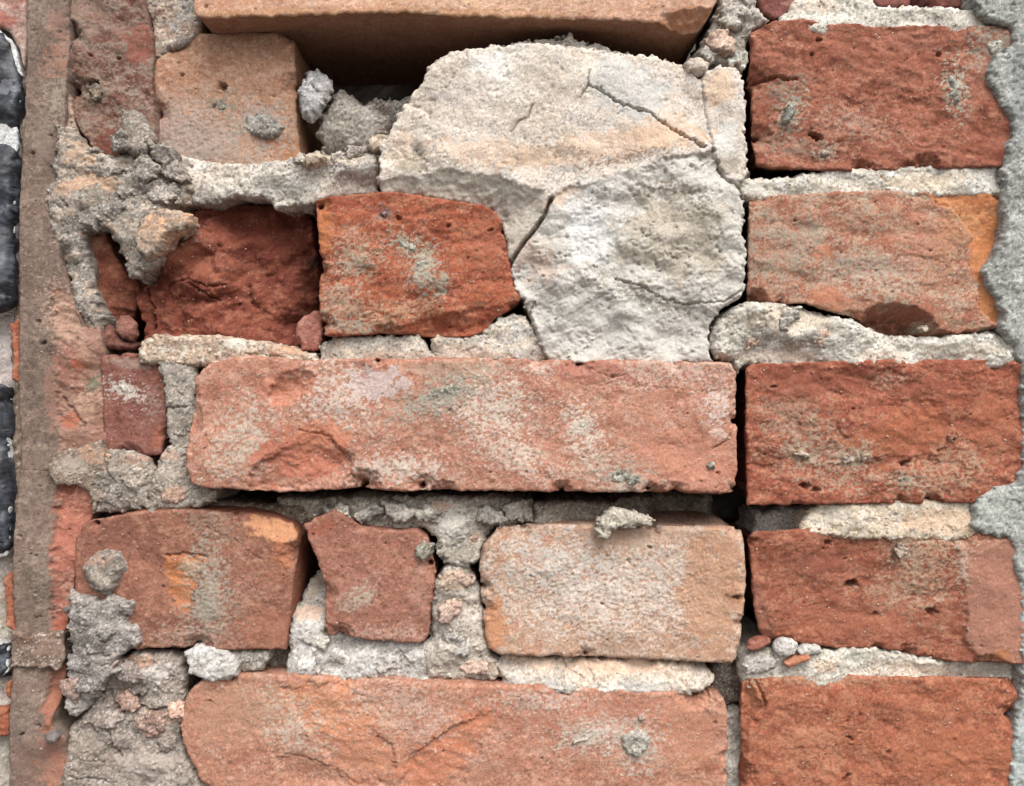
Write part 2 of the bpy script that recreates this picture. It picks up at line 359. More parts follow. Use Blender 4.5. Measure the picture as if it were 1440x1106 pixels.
    o = mesh_from(name, V, F, tone, mt, True if smooth is None else smooth, parent, org)
    if name == 'brick': BR.append((name, o, P))
    ok = (s < -4); SURF.append((name, V[:n][ok], tone[:n][ok]))
    return o

def thing(name, label, cat, loc=(0, 0, 0), group=None):
    o = bpy.data.objects.new(name, None); col.objects.link(o); o.location = loc; o.empty_display_size = 0.05
    o['label'] = label; o['category'] = cat
    if group: o['group'] = group
    return o
def tag(o, label, cat, group=None):
    o['label'] = label; o['category'] = cat
    if group: o['group'] = group
    return o
def oval(cx, cy, rx, ry, ang=0, n=14, seed=0, j=0.16):
    rs = np.random.RandomState(seed); a = math.radians(ang); P = []
    for k in range(n):
        t = 2 * math.pi * k / n; q = 1 + rs.uniform(-j, j)
        u, v = rx * q * math.cos(t), ry * q * math.sin(t); P.append((cx + u * math.cos(a) - v * math.sin(a), cy + u * math.sin(a) + v * math.cos(a)))
    return P

# palette
WHITE = (222, 214, 203); CREAM = (222, 202, 178); PEACH = (226, 188, 156); GREY = (172, 164, 155); DGREY = (138, 130, 121)
BROWN = (143, 128, 114); PINKG = (178, 150, 132); DUST = (190, 172, 158); LICH = (150, 148, 135)

# ================================================================== SETTING
gm = bpy.data.materials.new('bounce_ground'); gm.use_nodes = True; g_ = gm.node_tree
nn = g_.nodes.new('ShaderNodeTexNoise'); nn.inputs['Scale'].default_value = 6; nn.inputs['Detail'].default_value = 8
cr = g_.nodes.new('ShaderNodeValToRGB'); cr.color_ramp.elements[0].color = (.07, .065, .06, 1); cr.color_ramp.elements[1].color = (.14, .13, .12, 1)
g_.links.new(nn.outputs[0], cr.inputs[0]); g_.links.new(cr.outputs[0], g_.nodes['Principled BSDF'].inputs['Base Color'])
g_.nodes['Principled BSDF'].inputs['Roughness'].default_value = 0.9
me = bpy.data.meshes.new('ground'); me.from_pydata([(-60, -60, 0), (60, -60, 0), (60, 60, 0), (-60, 60, 0)], [], [(0, 1, 2, 3)]); me.materials.append(gm)
go = bpy.data.objects.new('ground', me); col.objects.link(go); go['kind'] = 'structure'  # unseen ground sheet, added to bounce light up at the wall

# ================================================================== THE BRICK WALL
W = thing('brick_wall', 'old red brick wall with broken bricks, open joints and crumbling lime mortar', 'wall', (0, 0.05, 0))
piece('wall_core', [(-400, -420), (1900, -420), (1900, 1500), (-400, 1500)], -345, 'mortar', DGREY, BROWN, GREY, W, depth=60, step=11, r=5, drop=2, rag=(1, 60), rows=2)

# ---- upper row
piece('brick', [(272, -170), (271, 8), (275, 24), (292, 27), (330, 24), (400, 23), (470, 20), (567, 17), (640, 22), (720, 25), (800, 26), (880, 28),
      (935, 33), (965, 40), (985, 36), (996, 22), (1008, 2), (1014, -30), (1015, -170)], 26, 'smooth', (214, 163, 132), (205, 150, 118), (224, 182, 154), W, chipped=False,
      depth=330, rows=40, r=7, drop=5, rag=(2.2, 16), pits=26, side=(138, 92, 66), amp=1.2,  # side: underside shade put into a browner, darker colour than the face
      chips=[([(930, 18), (960, 14), (985, 8), (1030, 20), (1000, 70), (930, 70)], 0.9, 26)],
      ops=[('b', 330, -5, 60, 18, 0, (200, 138, 98), .5), ('d', 700, 0, 160, 22, 0, (228, 190, 150), .6), ('b', 960, 26, 40, 12, -15, (190, 118, 66), .7), ('b', 520, 20, 300, 10, 0, (196, 142, 90), .6)])
piece('mortar_joint', [(196, -60), (280, -60), (280, 45), (262, 58), (236, 70), (222, 82), (213, 78), (209, 30), (202, 0)], -28, 'mortar', PINKG, GREY, CREAM, W, r=10, drop=10, rag=(3, 14))
hb = piece('brick', [(213, 95), (220, 80), (234, 68), (252, 55), (275, 46), (340, 44), (395, 46), (411, 55), (414, 75), (415, 120), (418, 180), (424, 232), (424, 262),
      (300, 262), (230, 255), (214, 215), (216, 190), (211, 130)], -36, 'smooth', (194, 146, 114), (186, 134, 102), (206, 162, 132), W, depth=290, rows=26,
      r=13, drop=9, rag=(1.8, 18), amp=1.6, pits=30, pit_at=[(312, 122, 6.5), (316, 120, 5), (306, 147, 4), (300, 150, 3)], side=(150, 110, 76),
      ops=[('b', 250, 205, 70, 36, 10, (172, 156, 142), .8), ('d', 260, 180, 70, 40, 0, (178, 158, 144), .85), ('d', 290, 215, 90, 50, 0, (182, 162, 146), .8), ('d', 240, 190, 40, 60, 0, (176, 148, 134), .7), ('b', 380, 190, 28, 16, 20, (176, 104, 62), .7), ('b', 408, 210, 16, 20, 0, (182, 118, 70), .6),
           ('d', 330, 60, 80, 14, 0, (164, 122, 88), .6)])
piece('mortar_lump', oval(370, 175, 28, 20, 10, 9, 3), -27, 'mortar', (150, 142, 132), (132, 124, 114), (186, 178, 168), hb, depth=20, step=1.3, r=9, drop=12, rag=(3, 8), rows=3)
piece('brick', [(91, -150), (196, -150), (200, 0), (207, 30), (213, 62), (212, 100), (214, 150), (218, 200), (205, 225), (165, 235), (140, 225), (120, 195), (97, 160), (92, 60)],
      -14, 'rough', (150, 102, 88), (132, 82, 70), (172, 138, 124), W, r=8, drop=8, amp=0.95, ang=38, pits=14, pit_at=[(131, 118, 7), (132, 126, 7), (129, 80, 3.5)],
      dusty=((166, 146, 134), 0.06, .75), pts=[(95, 60, 14), (150, 60, 3), (205, 60, -6), (150, 190, -4)],
      ops=[('b', 193, 60, 18, 32, 10, (160, 82, 64), .7), ('b', 148, 205, 20, 22, 20, (138, 70, 55), .8), ('b', 132, 130, 10, 13, 0, (150, 132, 112), .6), ('d', 120, 30, 40, 50, 0, (150, 118, 106), .6)])

# ---- lumps in the hole, behind the tan header
piece('mortar_joint', [(395, 225), (405, 216), (440, 212), (470, 214), (500, 205), (520, 200), (548, 185), (560, 190), (560, 240), (535, 262), (400, 262)], -34, 'mortar', CREAM, GREY, WHITE, W, r=9, drop=12, rag=(4, 12), amp=1.1, depth=260)
piece('mortar_joint', [(500, 150), (530, 135), (560, 140), (600, 120), (620, 230), (500, 230)], -80, 'mortar', DGREY, BROWN, GREY, W, r=10, drop=12, rag=(4, 12), depth=200)

for i, (cx, cy, rx, ry, hh) in enumerate([(442, 224, 17, 9, -8), (474, 220, 12, 7, -12), (500, 212, 17, 11, -14), (530, 198, 16, 12, -8), (418, 223, 11, 6, -10)]):
    c = [(206, 184, 160), (198, 186, 172), (178, 164, 150)][i % 3]
    piece('mortar_lump', oval(cx, cy, rx, ry, -20, 9, 300 + i, .3), hh, 'mortar', c, tuple(int(v * .85) for v in c), tuple(int(v * 1.1) for v in c), W, depth=20, step=1.2, r=6, drop=7, rag=(3.2, 7), rows=3, amp=1.0)
# ---- the bed of mortar under the header, and the smear at the left
piece('mortar_joint', [(205, 205), (225, 198), (250, 214), (300, 226), (345, 226), (400, 224), (440, 217), (500, 218), (527, 214), (531, 235), (527, 262), (534, 273), (500, 272), (441, 280), (428, 292), (412, 283), (396, 291),
      (385, 292), (368, 276), (330, 274), (290, 284), (240, 284), (200, 300)], -16, 'mortar', (204, 192, 176), GREY, WHITE, W, r=8, drop=9, rag=(3, 11), pts=[(225, 205, -16), (240, 225, -12), (300, 232, -14), (250, 250, -8), (340, 238, -8), (400, 240, 0), (400, 285, -12), (500, 225, 2), (500, 268, -16)],
      ops=[('d', 300, 246, 90, 14, -5, (236, 222, 205), .8), ('b', 400, 262, 50, 14, 10, (170, 168, 156), .6), ('d', 470, 224, 50, 6, 0, (232, 206, 178), .7)])
piece('mortar_joint', [(78, 175), (96, 180), (118, 205), (128, 215), (160, 218), (172, 212), (205, 212), (236, 206), (252, 232), (262, 262), (258, 282), (236, 292), (240, 320), (215, 372), (188, 392), (176, 388), (171, 360), (158, 338), (150, 322),
      (136, 318), (120, 330), (117, 352), (128, 392), (136, 440), (137, 470), (110, 470), (98, 412), (82, 372), (72, 310), (62, 280), (82, 250)], 8, 'mortar', (162, 150, 137), (144, 134, 123), (190, 168, 148), W, r=12, drop=16, rag=(4, 16), amp=1.25,
      pts=[(100, 230, 8), (90, 300, 14), (110, 420, 0), (128, 440, -8), (200, 240, -6), (240, 250, -18), (190, 330, 4), (180, 380, 0)],
      ops=[('d', 118, 220, 22, 34, -20, (198, 168, 142), .8), ('b', 110, 262, 30, 12, -25, (206, 164, 132), .8), ('b', 150, 250, 14, 30, -30, (204, 164, 130), .7), ('b', 190, 250, 30, 26, 0, (138, 130, 120), .7), ('d', 165, 300, 26, 22, 0, (138, 128, 112), .6)])
piece('mortar_lump', [(166, 150), (186, 152), (200, 165), (216, 190), (212, 214), (196, 222), (176, 214), (164, 190)], 8, 'mortar', (152, 140, 128), (136, 124, 112), (170, 152, 136), W, depth=40, r=14, drop=16, rag=(3, 10), rows=3)
piece('mortar_lump', [(196, 306), (222, 292), (250, 292), (267, 302), (266, 318), (250, 326), (234, 330), (228, 350), (205, 364), (188, 352), (186, 325)], 26, 'mortar', (196, 160, 132), (170, 148, 130), (214, 168, 130), W, depth=50, r=9, drop=15, rag=(3, 10), rows=5,
      ops=[('b', 205, 345, 24, 22, -40, (150, 140, 128), .85), ('b', 248, 320, 18, 6, -20, (120, 118, 98), .7)])
piece('mortar_lump', oval(211, 240, 24, 22, 0, 10, 6), -4, 'mortar', (144, 134, 124), (128, 118, 108), (168, 152, 138), W, depth=40, r=14, drop=13, rag=(2.5, 9), rows=3)

def rubble(lst, c, h, seed):
    rs_ = np.random.RandomState(seed)
    for i, (cx, cy, rx, ry) in enumerate(lst):
        k = rs_.uniform(.86, 1.12); pk = rs_.rand() < .3
        c0 = (int(c[0] * k * (1.12 if pk else 1)), int(c[1] * k), int(c[2] * k * (.95 if pk else 1)))
        piece('mortar_lump', oval(cx, cy, rx * 1.12, ry, rs_.uniform(-40, 40), 8, seed + i, .36), h - 3 + rs_.uniform(-4, 4), 'mortar', c0, tuple(int(v * .86) for v in c0), tuple(min(235, int(v * 1.14)) for v in c0), W,
              depth=36, step=1.5, r=min(rx, ry) * .5, drop=min(rx, ry) * .36, rag=(5.5, 11), rows=3, amp=1.3)
rubble([(92, 232, 20, 15), (122, 222, 18, 14), (150, 232, 20, 16), (182, 262, 24, 20), (226, 268, 26, 15), (242, 236, 20, 14), (120, 262, 22, 17), (150, 292, 22, 20), (192, 300, 22, 18), (100, 300, 18, 22), (122, 306, 14, 18), (176, 340, 14, 22),
        (166, 200, 16, 14), (224, 214, 15, 12), (80, 268, 18, 14), (206, 236, 18, 18)], (166, 154, 142), 14, 700)
# ---- the big mortar-covered mass in the middle
LOW = [(768, 292), (780, 276), (802, 262), (830, 256), (866, 243), (905, 232), (945, 222), (985, 214), (1003, 212), (1012, 236), (1060, 262), (1070, 520), (700, 520), (700, 360), (735, 345), (760, 312)]
UND = [(520, 256), (565, 246), (590, 250), (625, 236), (660, 242), (700, 246), (735, 262), (766, 268), (764, 300), (740, 335), (722, 366), (690, 420), (600, 310), (520, 290)]
piece('mortar_block', [(533, 222), (534, 200), (546, 186), (558, 160), (576, 134), (594, 110), (606, 88), (630, 70), (665, 68), (700, 63), (750, 61), (800, 64), (835, 70), (872, 75), (915, 78), (955, 88), (975, 102), (988, 112),
      (994, 98), (1010, 91), (1032, 91), (1044, 104), (1049, 140), (1051, 185), (1053, 240), (1040, 262), (1047, 285), (1048, 310), (1042, 328), (1049, 342), (1053, 360), (1045, 376), (1047, 398), (1043, 418), (1024, 430), (1012, 440), (1002, 458), (1000, 480), (1004, 508),
      (940, 513), (850, 513), (776, 509), (760, 486), (752, 464), (744, 442), (738, 424), (724, 404), (718, 380), (712, 345), (704, 308), (688, 290), (640, 283), (600, 276), (560, 272), (536, 272), (528, 250)], 16, 'mortar',
      (226, 208, 190), (214, 201, 188), (232, 219, 204), W, r=6, drop=7, rag=(3.6, 10), amp=0.52, rows=14, depth=300, vary=.14, speck=.15,
      zones=[(LOW, 1.5, 1.35, 'mortar'), ([(520, 240), (535, 180), (590, 100), (620, 60), (660, 60), (650, 90), (620, 130), (600, 170), (600, 240)], .5, 1.0, 'mortar')], chips=[(UND, .55, 46), ([(900, 262), (985, 268), (1010, 300), (1012, 350), (960, 405), (890, 398), (866, 350)], .12, 3), ([(860, 404), (930, 424), (1000, 432), (1040, 425), (1030, 520), (760, 520), (800, 440)], .10, 6)],
      pts=[(560, 190, -4), (600, 120, -4), (700, 100, 4), (850, 130, 5), (700, 200, 5), (900, 190, 5), (640, 236, 0), (740, 250, 0), (1025, 130, -2), (1030, 220, -6), (1003, 160, -6), (900, 250, 2), (1000, 300, 6), (940, 350, 8), (800, 400, 3), (850, 470, -3), (980, 470, -7), (760, 430, -10), (1010, 400, 5), (830, 340, 0), (750, 370, -8)],
      cracks=[([(826, 120), (845, 128), (862, 141), (880, 150), (905, 157), (925, 168), (945, 182), (968, 192), (992, 206)], 2.4, 13), ([(828, 102), (826, 122), (815, 138)], 2.2, 6), ([(748, 150), (742, 165), (728, 172), (720, 186)], 2.2, 6),
              ([(528, 215), (532, 240), (527, 258), (534, 270)], 2.5, 10),
              ([(774, 280), (766, 302), (752, 322), (738, 338), (726, 356), (712, 378)], 4.6, 26), ([(988, 110), (992, 150), (1000, 190), (1004, 214), (1014, 238)], 2.0, 5),
              ([(866, 392), (900, 402), (930, 418), (962, 428), (985, 426), (1020, 424), (1044, 408)], 2.8, 7), ([(1012, 236), (1024, 252), (1040, 262)], 4, 12), ([(752, 424), (744, 442), (756, 470)], 2.5, 8)],
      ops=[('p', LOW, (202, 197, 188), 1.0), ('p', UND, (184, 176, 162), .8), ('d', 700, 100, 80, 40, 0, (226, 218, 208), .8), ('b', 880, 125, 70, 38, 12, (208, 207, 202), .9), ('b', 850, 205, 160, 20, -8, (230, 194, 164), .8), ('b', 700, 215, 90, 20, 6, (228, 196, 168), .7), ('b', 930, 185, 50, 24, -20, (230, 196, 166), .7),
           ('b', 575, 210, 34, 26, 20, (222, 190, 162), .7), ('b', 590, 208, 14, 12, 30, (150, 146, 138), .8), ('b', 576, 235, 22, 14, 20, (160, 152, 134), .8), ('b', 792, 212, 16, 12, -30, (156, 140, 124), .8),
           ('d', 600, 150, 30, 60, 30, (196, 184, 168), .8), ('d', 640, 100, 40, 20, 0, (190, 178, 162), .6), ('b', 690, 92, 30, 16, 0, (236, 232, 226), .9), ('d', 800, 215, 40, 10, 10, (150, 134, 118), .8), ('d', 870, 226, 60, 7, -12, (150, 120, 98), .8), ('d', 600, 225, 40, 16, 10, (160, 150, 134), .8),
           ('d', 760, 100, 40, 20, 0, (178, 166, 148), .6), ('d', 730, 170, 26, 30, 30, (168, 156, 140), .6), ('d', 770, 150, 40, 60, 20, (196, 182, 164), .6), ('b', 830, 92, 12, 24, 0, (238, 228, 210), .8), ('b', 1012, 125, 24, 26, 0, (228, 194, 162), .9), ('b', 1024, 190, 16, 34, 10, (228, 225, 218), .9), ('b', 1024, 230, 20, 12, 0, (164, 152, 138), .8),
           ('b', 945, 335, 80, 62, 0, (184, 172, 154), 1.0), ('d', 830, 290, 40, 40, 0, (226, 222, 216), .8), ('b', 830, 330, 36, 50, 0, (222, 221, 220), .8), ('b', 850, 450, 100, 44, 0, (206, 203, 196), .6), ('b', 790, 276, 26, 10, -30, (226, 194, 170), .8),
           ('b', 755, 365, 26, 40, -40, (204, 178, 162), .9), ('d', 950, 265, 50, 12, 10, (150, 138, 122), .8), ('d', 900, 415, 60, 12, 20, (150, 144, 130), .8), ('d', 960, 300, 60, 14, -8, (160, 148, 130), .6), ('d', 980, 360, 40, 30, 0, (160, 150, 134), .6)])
piece('mortar_block', [(700, 62), (740, 56), (790, 50), (802, 44), (815, 54), (850, 62), (866, 70), (885, 74), (880, 95), (700, 90)], -4, 'mortar', (188, 178, 165), GREY, CREAM, W, r=7, drop=10, rag=(5, 9), amp=1.2, depth=60, rows=4)
piece('mortar_joint', [(606, 478), (616, 470), (660, 472), (676, 466), (700, 448), (722, 440), (740, 446), (756, 462), (768, 488), (778, 512), (700, 514), (606, 512)], -4, 'mortar', (208, 200, 188), (190, 180, 166), CREAM, W, r=10, drop=12, rag=(3, 11), depth=200,
      cracks=[([(742, 446), (756, 470), (770, 490)], 3, 10)], ops=[('b', 660, 495, 60, 12, 0, (206, 178, 156), .6)])
piece('mortar_joint', [(448, 488), (468, 474), (520, 470), (560, 472), (590, 470), (598, 484), (612, 500), (612, 518), (448, 518)], -6, 'mortar', (200, 190, 176), (180, 168, 154), CREAM, W, r=8, drop=9, rag=(3, 10), depth=200, ops=[('b', 560, 500, 60, 10, 0, (206, 180, 160), .6)])

# ---- second row
piece('brick', [(116, 328), (132, 320), (152, 330), (160, 356), (176, 384), (190, 398), (186, 430), (178, 446), (150, 452), (134, 458), (128, 400)], -34, 'rough', (156, 84, 62), (142, 72, 52), (176, 106, 82), W, r=8, drop=9, ang=60, amp=.8,
      pts=[(125, 340, 14), (160, 380, 0), (180, 430, -16), (140, 450, 4)], ops=[('b', 134, 345, 16, 12, 0, (178, 120, 96), .7)])
piece('brick', [(212, 300), (250, 283), (300, 276), (370, 274), (412, 281), (424, 300), (430, 350), (432, 400), (429, 440), (418, 482), (400, 492), (300, 490), (198, 482), (193, 440), (180, 405), (185, 385), (200, 360)], -26, 'rough',
      (150, 74, 53), (132, 60, 45), (170, 98, 74), W, frac=30, r=6, drop=6, rag=(2, 12), amp=1.6, ang=-32, rows=12,
      pts=[(250, 300, -44), (330, 300, -66), (410, 310, -84), (428, 380, -88), (428, 440, -74), (350, 350, -62), (390, 390, -60), (300, 345, -30), (262, 345, -14), (235, 370, 2), (262, 385, 12), (290, 385, -2), (205, 385, -20), (205, 440, -14), (260, 440, -18),
           (330, 430, -30), (400, 440, -44), (400, 480, -22), (300, 478, -4), (230, 470, -2)],
      chips=[([(385, 480), (400, 400), (440, 330), (470, 330), (470, 500)], 0.45, 20), ([(195, 410), (235, 395), (240, 470), (190, 480)], 0.5, 14), ([(262, 402), (300, 396), (380, 440), (300, 470), (250, 430)], 0.35, 12)],
      cracks=[([(262, 398), (285, 412), (300, 420)], 3, 9), ([(228, 400), (262, 392), (290, 402), (312, 398)], 2.5, 7), ([(196, 404), (206, 430), (210, 462)], 3.5, 12)], pits=22,
      ops=[('b', 262, 362, 44, 26, 20, (186, 104, 76), .65), ('d', 290, 340, 50, 26, 30, (178, 104, 82), .6), ('b', 427, 358, 11, 15, 30, (60, 40, 38), .7), ('b', 350, 320, 80, 36, 0, (146, 66, 48), .5)])
piece('brick', [(441, 279), (470, 274), (520, 270), (560, 270), (600, 277), (645, 283), (680, 288), (697, 298), (706, 312), (712, 345), (717, 372), (722, 400), (733, 418), (716, 434), (698, 446), (680, 466), (664, 472), (610, 474), (570, 468), (520, 470), (470, 474), (456, 472),
      (450, 446), (448, 410), (451, 370), (446, 325)], 10, 'rough', (184, 92, 58), (170, 80, 52), (196, 112, 78), W, frac=8, r=5, drop=5, rag=(1.6, 12), amp=.85, ang=-8, pits=20, pit_at=[(560, 307, 4), (630, 318, 3.5), (690, 323, 3.5), (632, 460, 3)], rows=14,
      dusty=((192, 150, 124), .36, .5), pts=[(460, 290, -4), (560, 300, 2), (690, 320, -3), (580, 400, 3), (470, 440, 3), (560, 445, 6), (640, 435, 2), (690, 430, -6), (600, 466, -14), (500, 465, -4)],
      chips=[([(560, 460), (600, 446), (650, 436), (740, 425), (740, 490), (560, 490)], .5, 12)],
      ops=[('d', 500, 360, 36, 34, 0, (192, 160, 138), .75), ('d', 480, 430, 34, 34, 0, (196, 164, 142), .8), ('d', 560, 440, 60, 14, -14, (208, 162, 130), .75), ('d', 598, 380, 16, 30, 10, (176, 168, 152), .85), ('d', 620, 405, 8, 14, 0, (178, 168, 150), .8),
           ('b', 455, 320, 12, 44, 0, (206, 120, 62), .7), ('b', 680, 340, 34, 44, 10, (186, 106, 78), .5), ('d', 500, 458, 50, 10, 6, (182, 170, 154), .7), ('b', 676, 428, 12, 6, 0, (140, 96, 74), .6)])
B_ = []
piece('mortar_joint', [(190, 492), (197, 480), (215, 470), (262, 472), (300, 470), (345, 478), (380, 480), (408, 488), (440, 496), (450, 512), (300, 516), (235, 514), (192, 510)], 2, 'mortar', (202, 176, 152), (186, 160, 138), (226, 212, 192), W, r=9, drop=13, rag=(2.5, 10), depth=150, amp=.8,
      cracks=[([(345, 497), (400, 503)], 2, 4)], ops=[('b', 330, 485, 26, 9, 0, (226, 222, 208), .85), ('b', 400, 492, 30, 8, 0, (200, 146, 112), .6)])

# ---- third row
piece('brick', [(141, 500), (180, 497), (222, 500), (232, 530), (236, 590), (226, 640), (200, 642), (146, 640), (143, 560)], -14, 'smooth', (146, 90, 76), (132, 78, 66), (160, 106, 92), W, r=7, drop=7, pits=10, amp=1.3,
      ops=[('b', 175, 549, 16, 8, 25, (206, 190, 176), .85), ('b', 180, 512, 30, 8, 10, (160, 140, 124), .6), ('d', 214, 570, 12, 22, 0, (160, 134, 116), .7), ('b', 222, 618, 8, 18, 0, (176, 100, 70), .6)])
piece('mortar_joint', [(214, 500), (240, 494), (262, 500), (276, 516), (276, 560), (272, 640), (240, 650), (236, 625), (232, 600), (231, 565), (226, 530)], -2, 'mortar', (172, 160, 146), (156, 144, 130), (192, 180, 166), W, r=7, drop=9, rag=(2, 10), amp=.8, depth=160,
      cracks=[([(230, 575), (262, 572)], 2, 7)])
piece('brick', [(274, 530), (292, 512), (340, 500), (380, 503), (420, 508), (520, 503), (620, 505), (700, 504), (780, 507), (850, 507), (950, 508), (1010, 510), (1030, 512), (1037, 522), (1038, 600), (1037, 660), (1035, 694), (1000, 693), (940, 690), (860, 693), (780, 691), (700, 691),
      (620, 690), (560, 690), (500, 686), (440, 692), (400, 693), (330, 689), (285, 687), (270, 680), (261, 655), (264, 610), (270, 570)], 22, 'smooth', (192, 132, 104), (184, 120, 94), (202, 152, 128), W, r=8, drop=7, rag=(1.8, 16), amp=1.9, rows=34, depth=330,
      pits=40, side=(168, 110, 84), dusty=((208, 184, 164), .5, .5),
      pts=[(300, 560, -4), (300, 640, 2), (500, 540, 2), (700, 600, 2), (1000, 530, -3), (1030, 600, -2), (900, 640, 3)],
      chips=[([(350, 690), (352, 660), (372, 640), (400, 632), (425, 610), (452, 604), (478, 626), (500, 640), (498, 665), (470, 692), (420, 720), (350, 710)], .32, 9), ([(375, 560), (395, 525), (425, 515), (445, 530), (420, 560), (395, 575)], .35, 5),
             ([(1020, 500), (1050, 500), (1050, 600), (1032, 600), (1018, 585), (1022, 560)], .4, 6), ([(262, 560), (278, 540), (285, 600), (272, 640), (255, 640)], .5, 9)],
      zones=[([(352, 690), (356, 664), (378, 642), (410, 628), (440, 604), (470, 618), (492, 645), (480, 690)], 2.5, 1.1, 'rough'), ([(375, 560), (395, 525), (425, 515), (445, 530), (420, 560), (395, 575)], 2, 1.0, 'rough')], cracks=[([(800, 540), (880, 542), (960, 548), (1010, 552)], 1.4, 1.5), ([(840, 524), (862, 530), (880, 528)], 2, 2.5), ([(1005, 630), (1022, 620), (1030, 605)], 2, 5), ([(420, 606), (460, 612), (490, 650), (500, 690)], 1.8, 4)],
      ops=[('d', 335, 620, 36, 60, 30, (196, 178, 158), .9), ('b', 530, 540, 46, 24, 0, (202, 182, 176), .85), ('d', 470, 560, 50, 44, 20, (216, 196, 180), .85), ('b', 430, 640, 66, 42, 0, (196, 112, 82), .8), ('b', 455, 612, 46, 22, 0, (214, 134, 98), .8), ('b', 405, 545, 40, 24, -20, (204, 124, 90), .7),
           ('b', 650, 520, 80, 14, 0, (192, 158, 132), .7), ('d', 690, 570, 60, 40, 0, (212, 194, 176), .9), ('d', 620, 560, 40, 18, -20, (150, 144, 128), .85), ('d', 560, 660, 70, 20, 0, (212, 194, 178), .85), ('d', 720, 640, 60, 24, 30, (210, 190, 172), .8), ('d', 820, 610, 24, 44, -20, (216, 198, 180), .85),
           ('d', 940, 520, 100, 22, 0, (206, 176, 158), .8), ('b', 830, 520, 60, 18, 0, (180, 108, 88), .6), ('d', 1010, 570, 24, 28, 0, (216, 196, 182), .8), ('b', 960, 640, 80, 40, 0, (202, 132, 102), .6), ('d', 840, 655, 40, 20, 0, (200, 176, 152), .7), ('b', 1012, 610, 14, 10, 30, (232, 196, 176), .7)])
stretcher = [o for o in col.objects if o.name.startswith('brick.') or o.name == 'brick'][-1]
for i, (cx, cy, rx, ry, an, hh) in enumerate([(618, 558, 42, 13, -22, 27), (502, 588, 8, 6, 0, 25), (880, 674, 22, 13, 15, 27), (640, 600, 10, 6, 0, 24), (1000, 655, 6, 5, 0, 25)]):
    piece('mortar_lump', oval(cx, cy, rx, ry, an, 10, 30 + i), hh, 'mortar', (164, 158, 142), (128, 124, 108), (200, 190, 174), stretcher, depth=14, step=1.3, r=7, drop=9, rag=(3, 8), rows=2)
piece('mortar_joint', [(130, 640), (148, 630), (176, 634), (205, 640), (218, 664), (214, 690), (196, 716), (170, 722), (125, 722), (125, 680)], -4, 'mortar', (158, 146, 133), (144, 132, 119), (180, 166, 150), W, r=10, drop=12, rag=(3, 12), depth=200,
      cracks=[([(148, 630), (150, 655), (158, 676), (168, 700)], 2.5, 9)], ops=[('d', 200, 645, 26, 8, 0, (190, 140, 114), .6)])
piece('mortar_joint', [(214, 664), (222, 640), (240, 626), (262, 632), (266, 660), (272, 684), (300, 690), (300, 708), (260, 718), (205, 722), (205, 690)], 0, 'mortar', (176, 162, 147), (160, 147, 133), (202, 186, 168), W, r=10, drop=12, rag=(3, 12), depth=200, ops=[('b', 235, 640, 22, 8, 0, (204, 164, 138), .7)])
piece('mortar_joint', [(290, 704), (330, 706), (380, 712), (470, 708), (470, 745), (290, 745)], -58, 'mortar', (140, 120, 100), (122, 104, 88), (160, 140, 118), W, r=6, drop=7, rag=(2, 12), depth=160, amp=.8)
piece('mortar_joint', [(380, 704), (450, 704), (520, 700), (600, 700), (690, 700), (745, 706), (752, 738), (720, 740), (696, 744), (684, 758), (676, 788), (656, 796), (632, 794), (614, 778), (612, 756), (596, 746), (560, 748), (520, 752), (480, 740), (440, 740), (380, 740)], -22, 'mortar',
      (176, 166, 150), (158, 148, 134), (208, 194, 176), W, r=11, drop=14, rag=(3.5, 12), amp=1.35, depth=200, pts=[(420, 720, -36), (520, 715, -10), (600, 728, 4), (640, 750, 24), (645, 775, 26), (620, 712, 0), (700, 715, -6), (740, 715, -12)], ops=[('b', 640, 740, 26, 22, 0, (212, 206, 198), .7), ('b', 650, 780, 24, 10, 0, (146, 136, 122), .7), ('b', 620, 712, 20, 8, 0, (218, 178, 150), .6)])
piece('mortar_joint', [(752, 708), (800, 706), (860, 708), (960, 708), (1030, 712), (1030, 745), (750, 745)], -46, 'mortar', (158, 146, 130), (140, 128, 113), (180, 168, 150), W, r=8, drop=9, rag=(3, 11), depth=160, pts=[(760, 720, 8), (850, 720, -4), (900, 725, -80), (960, 725, -130), (1020, 725, -150)])

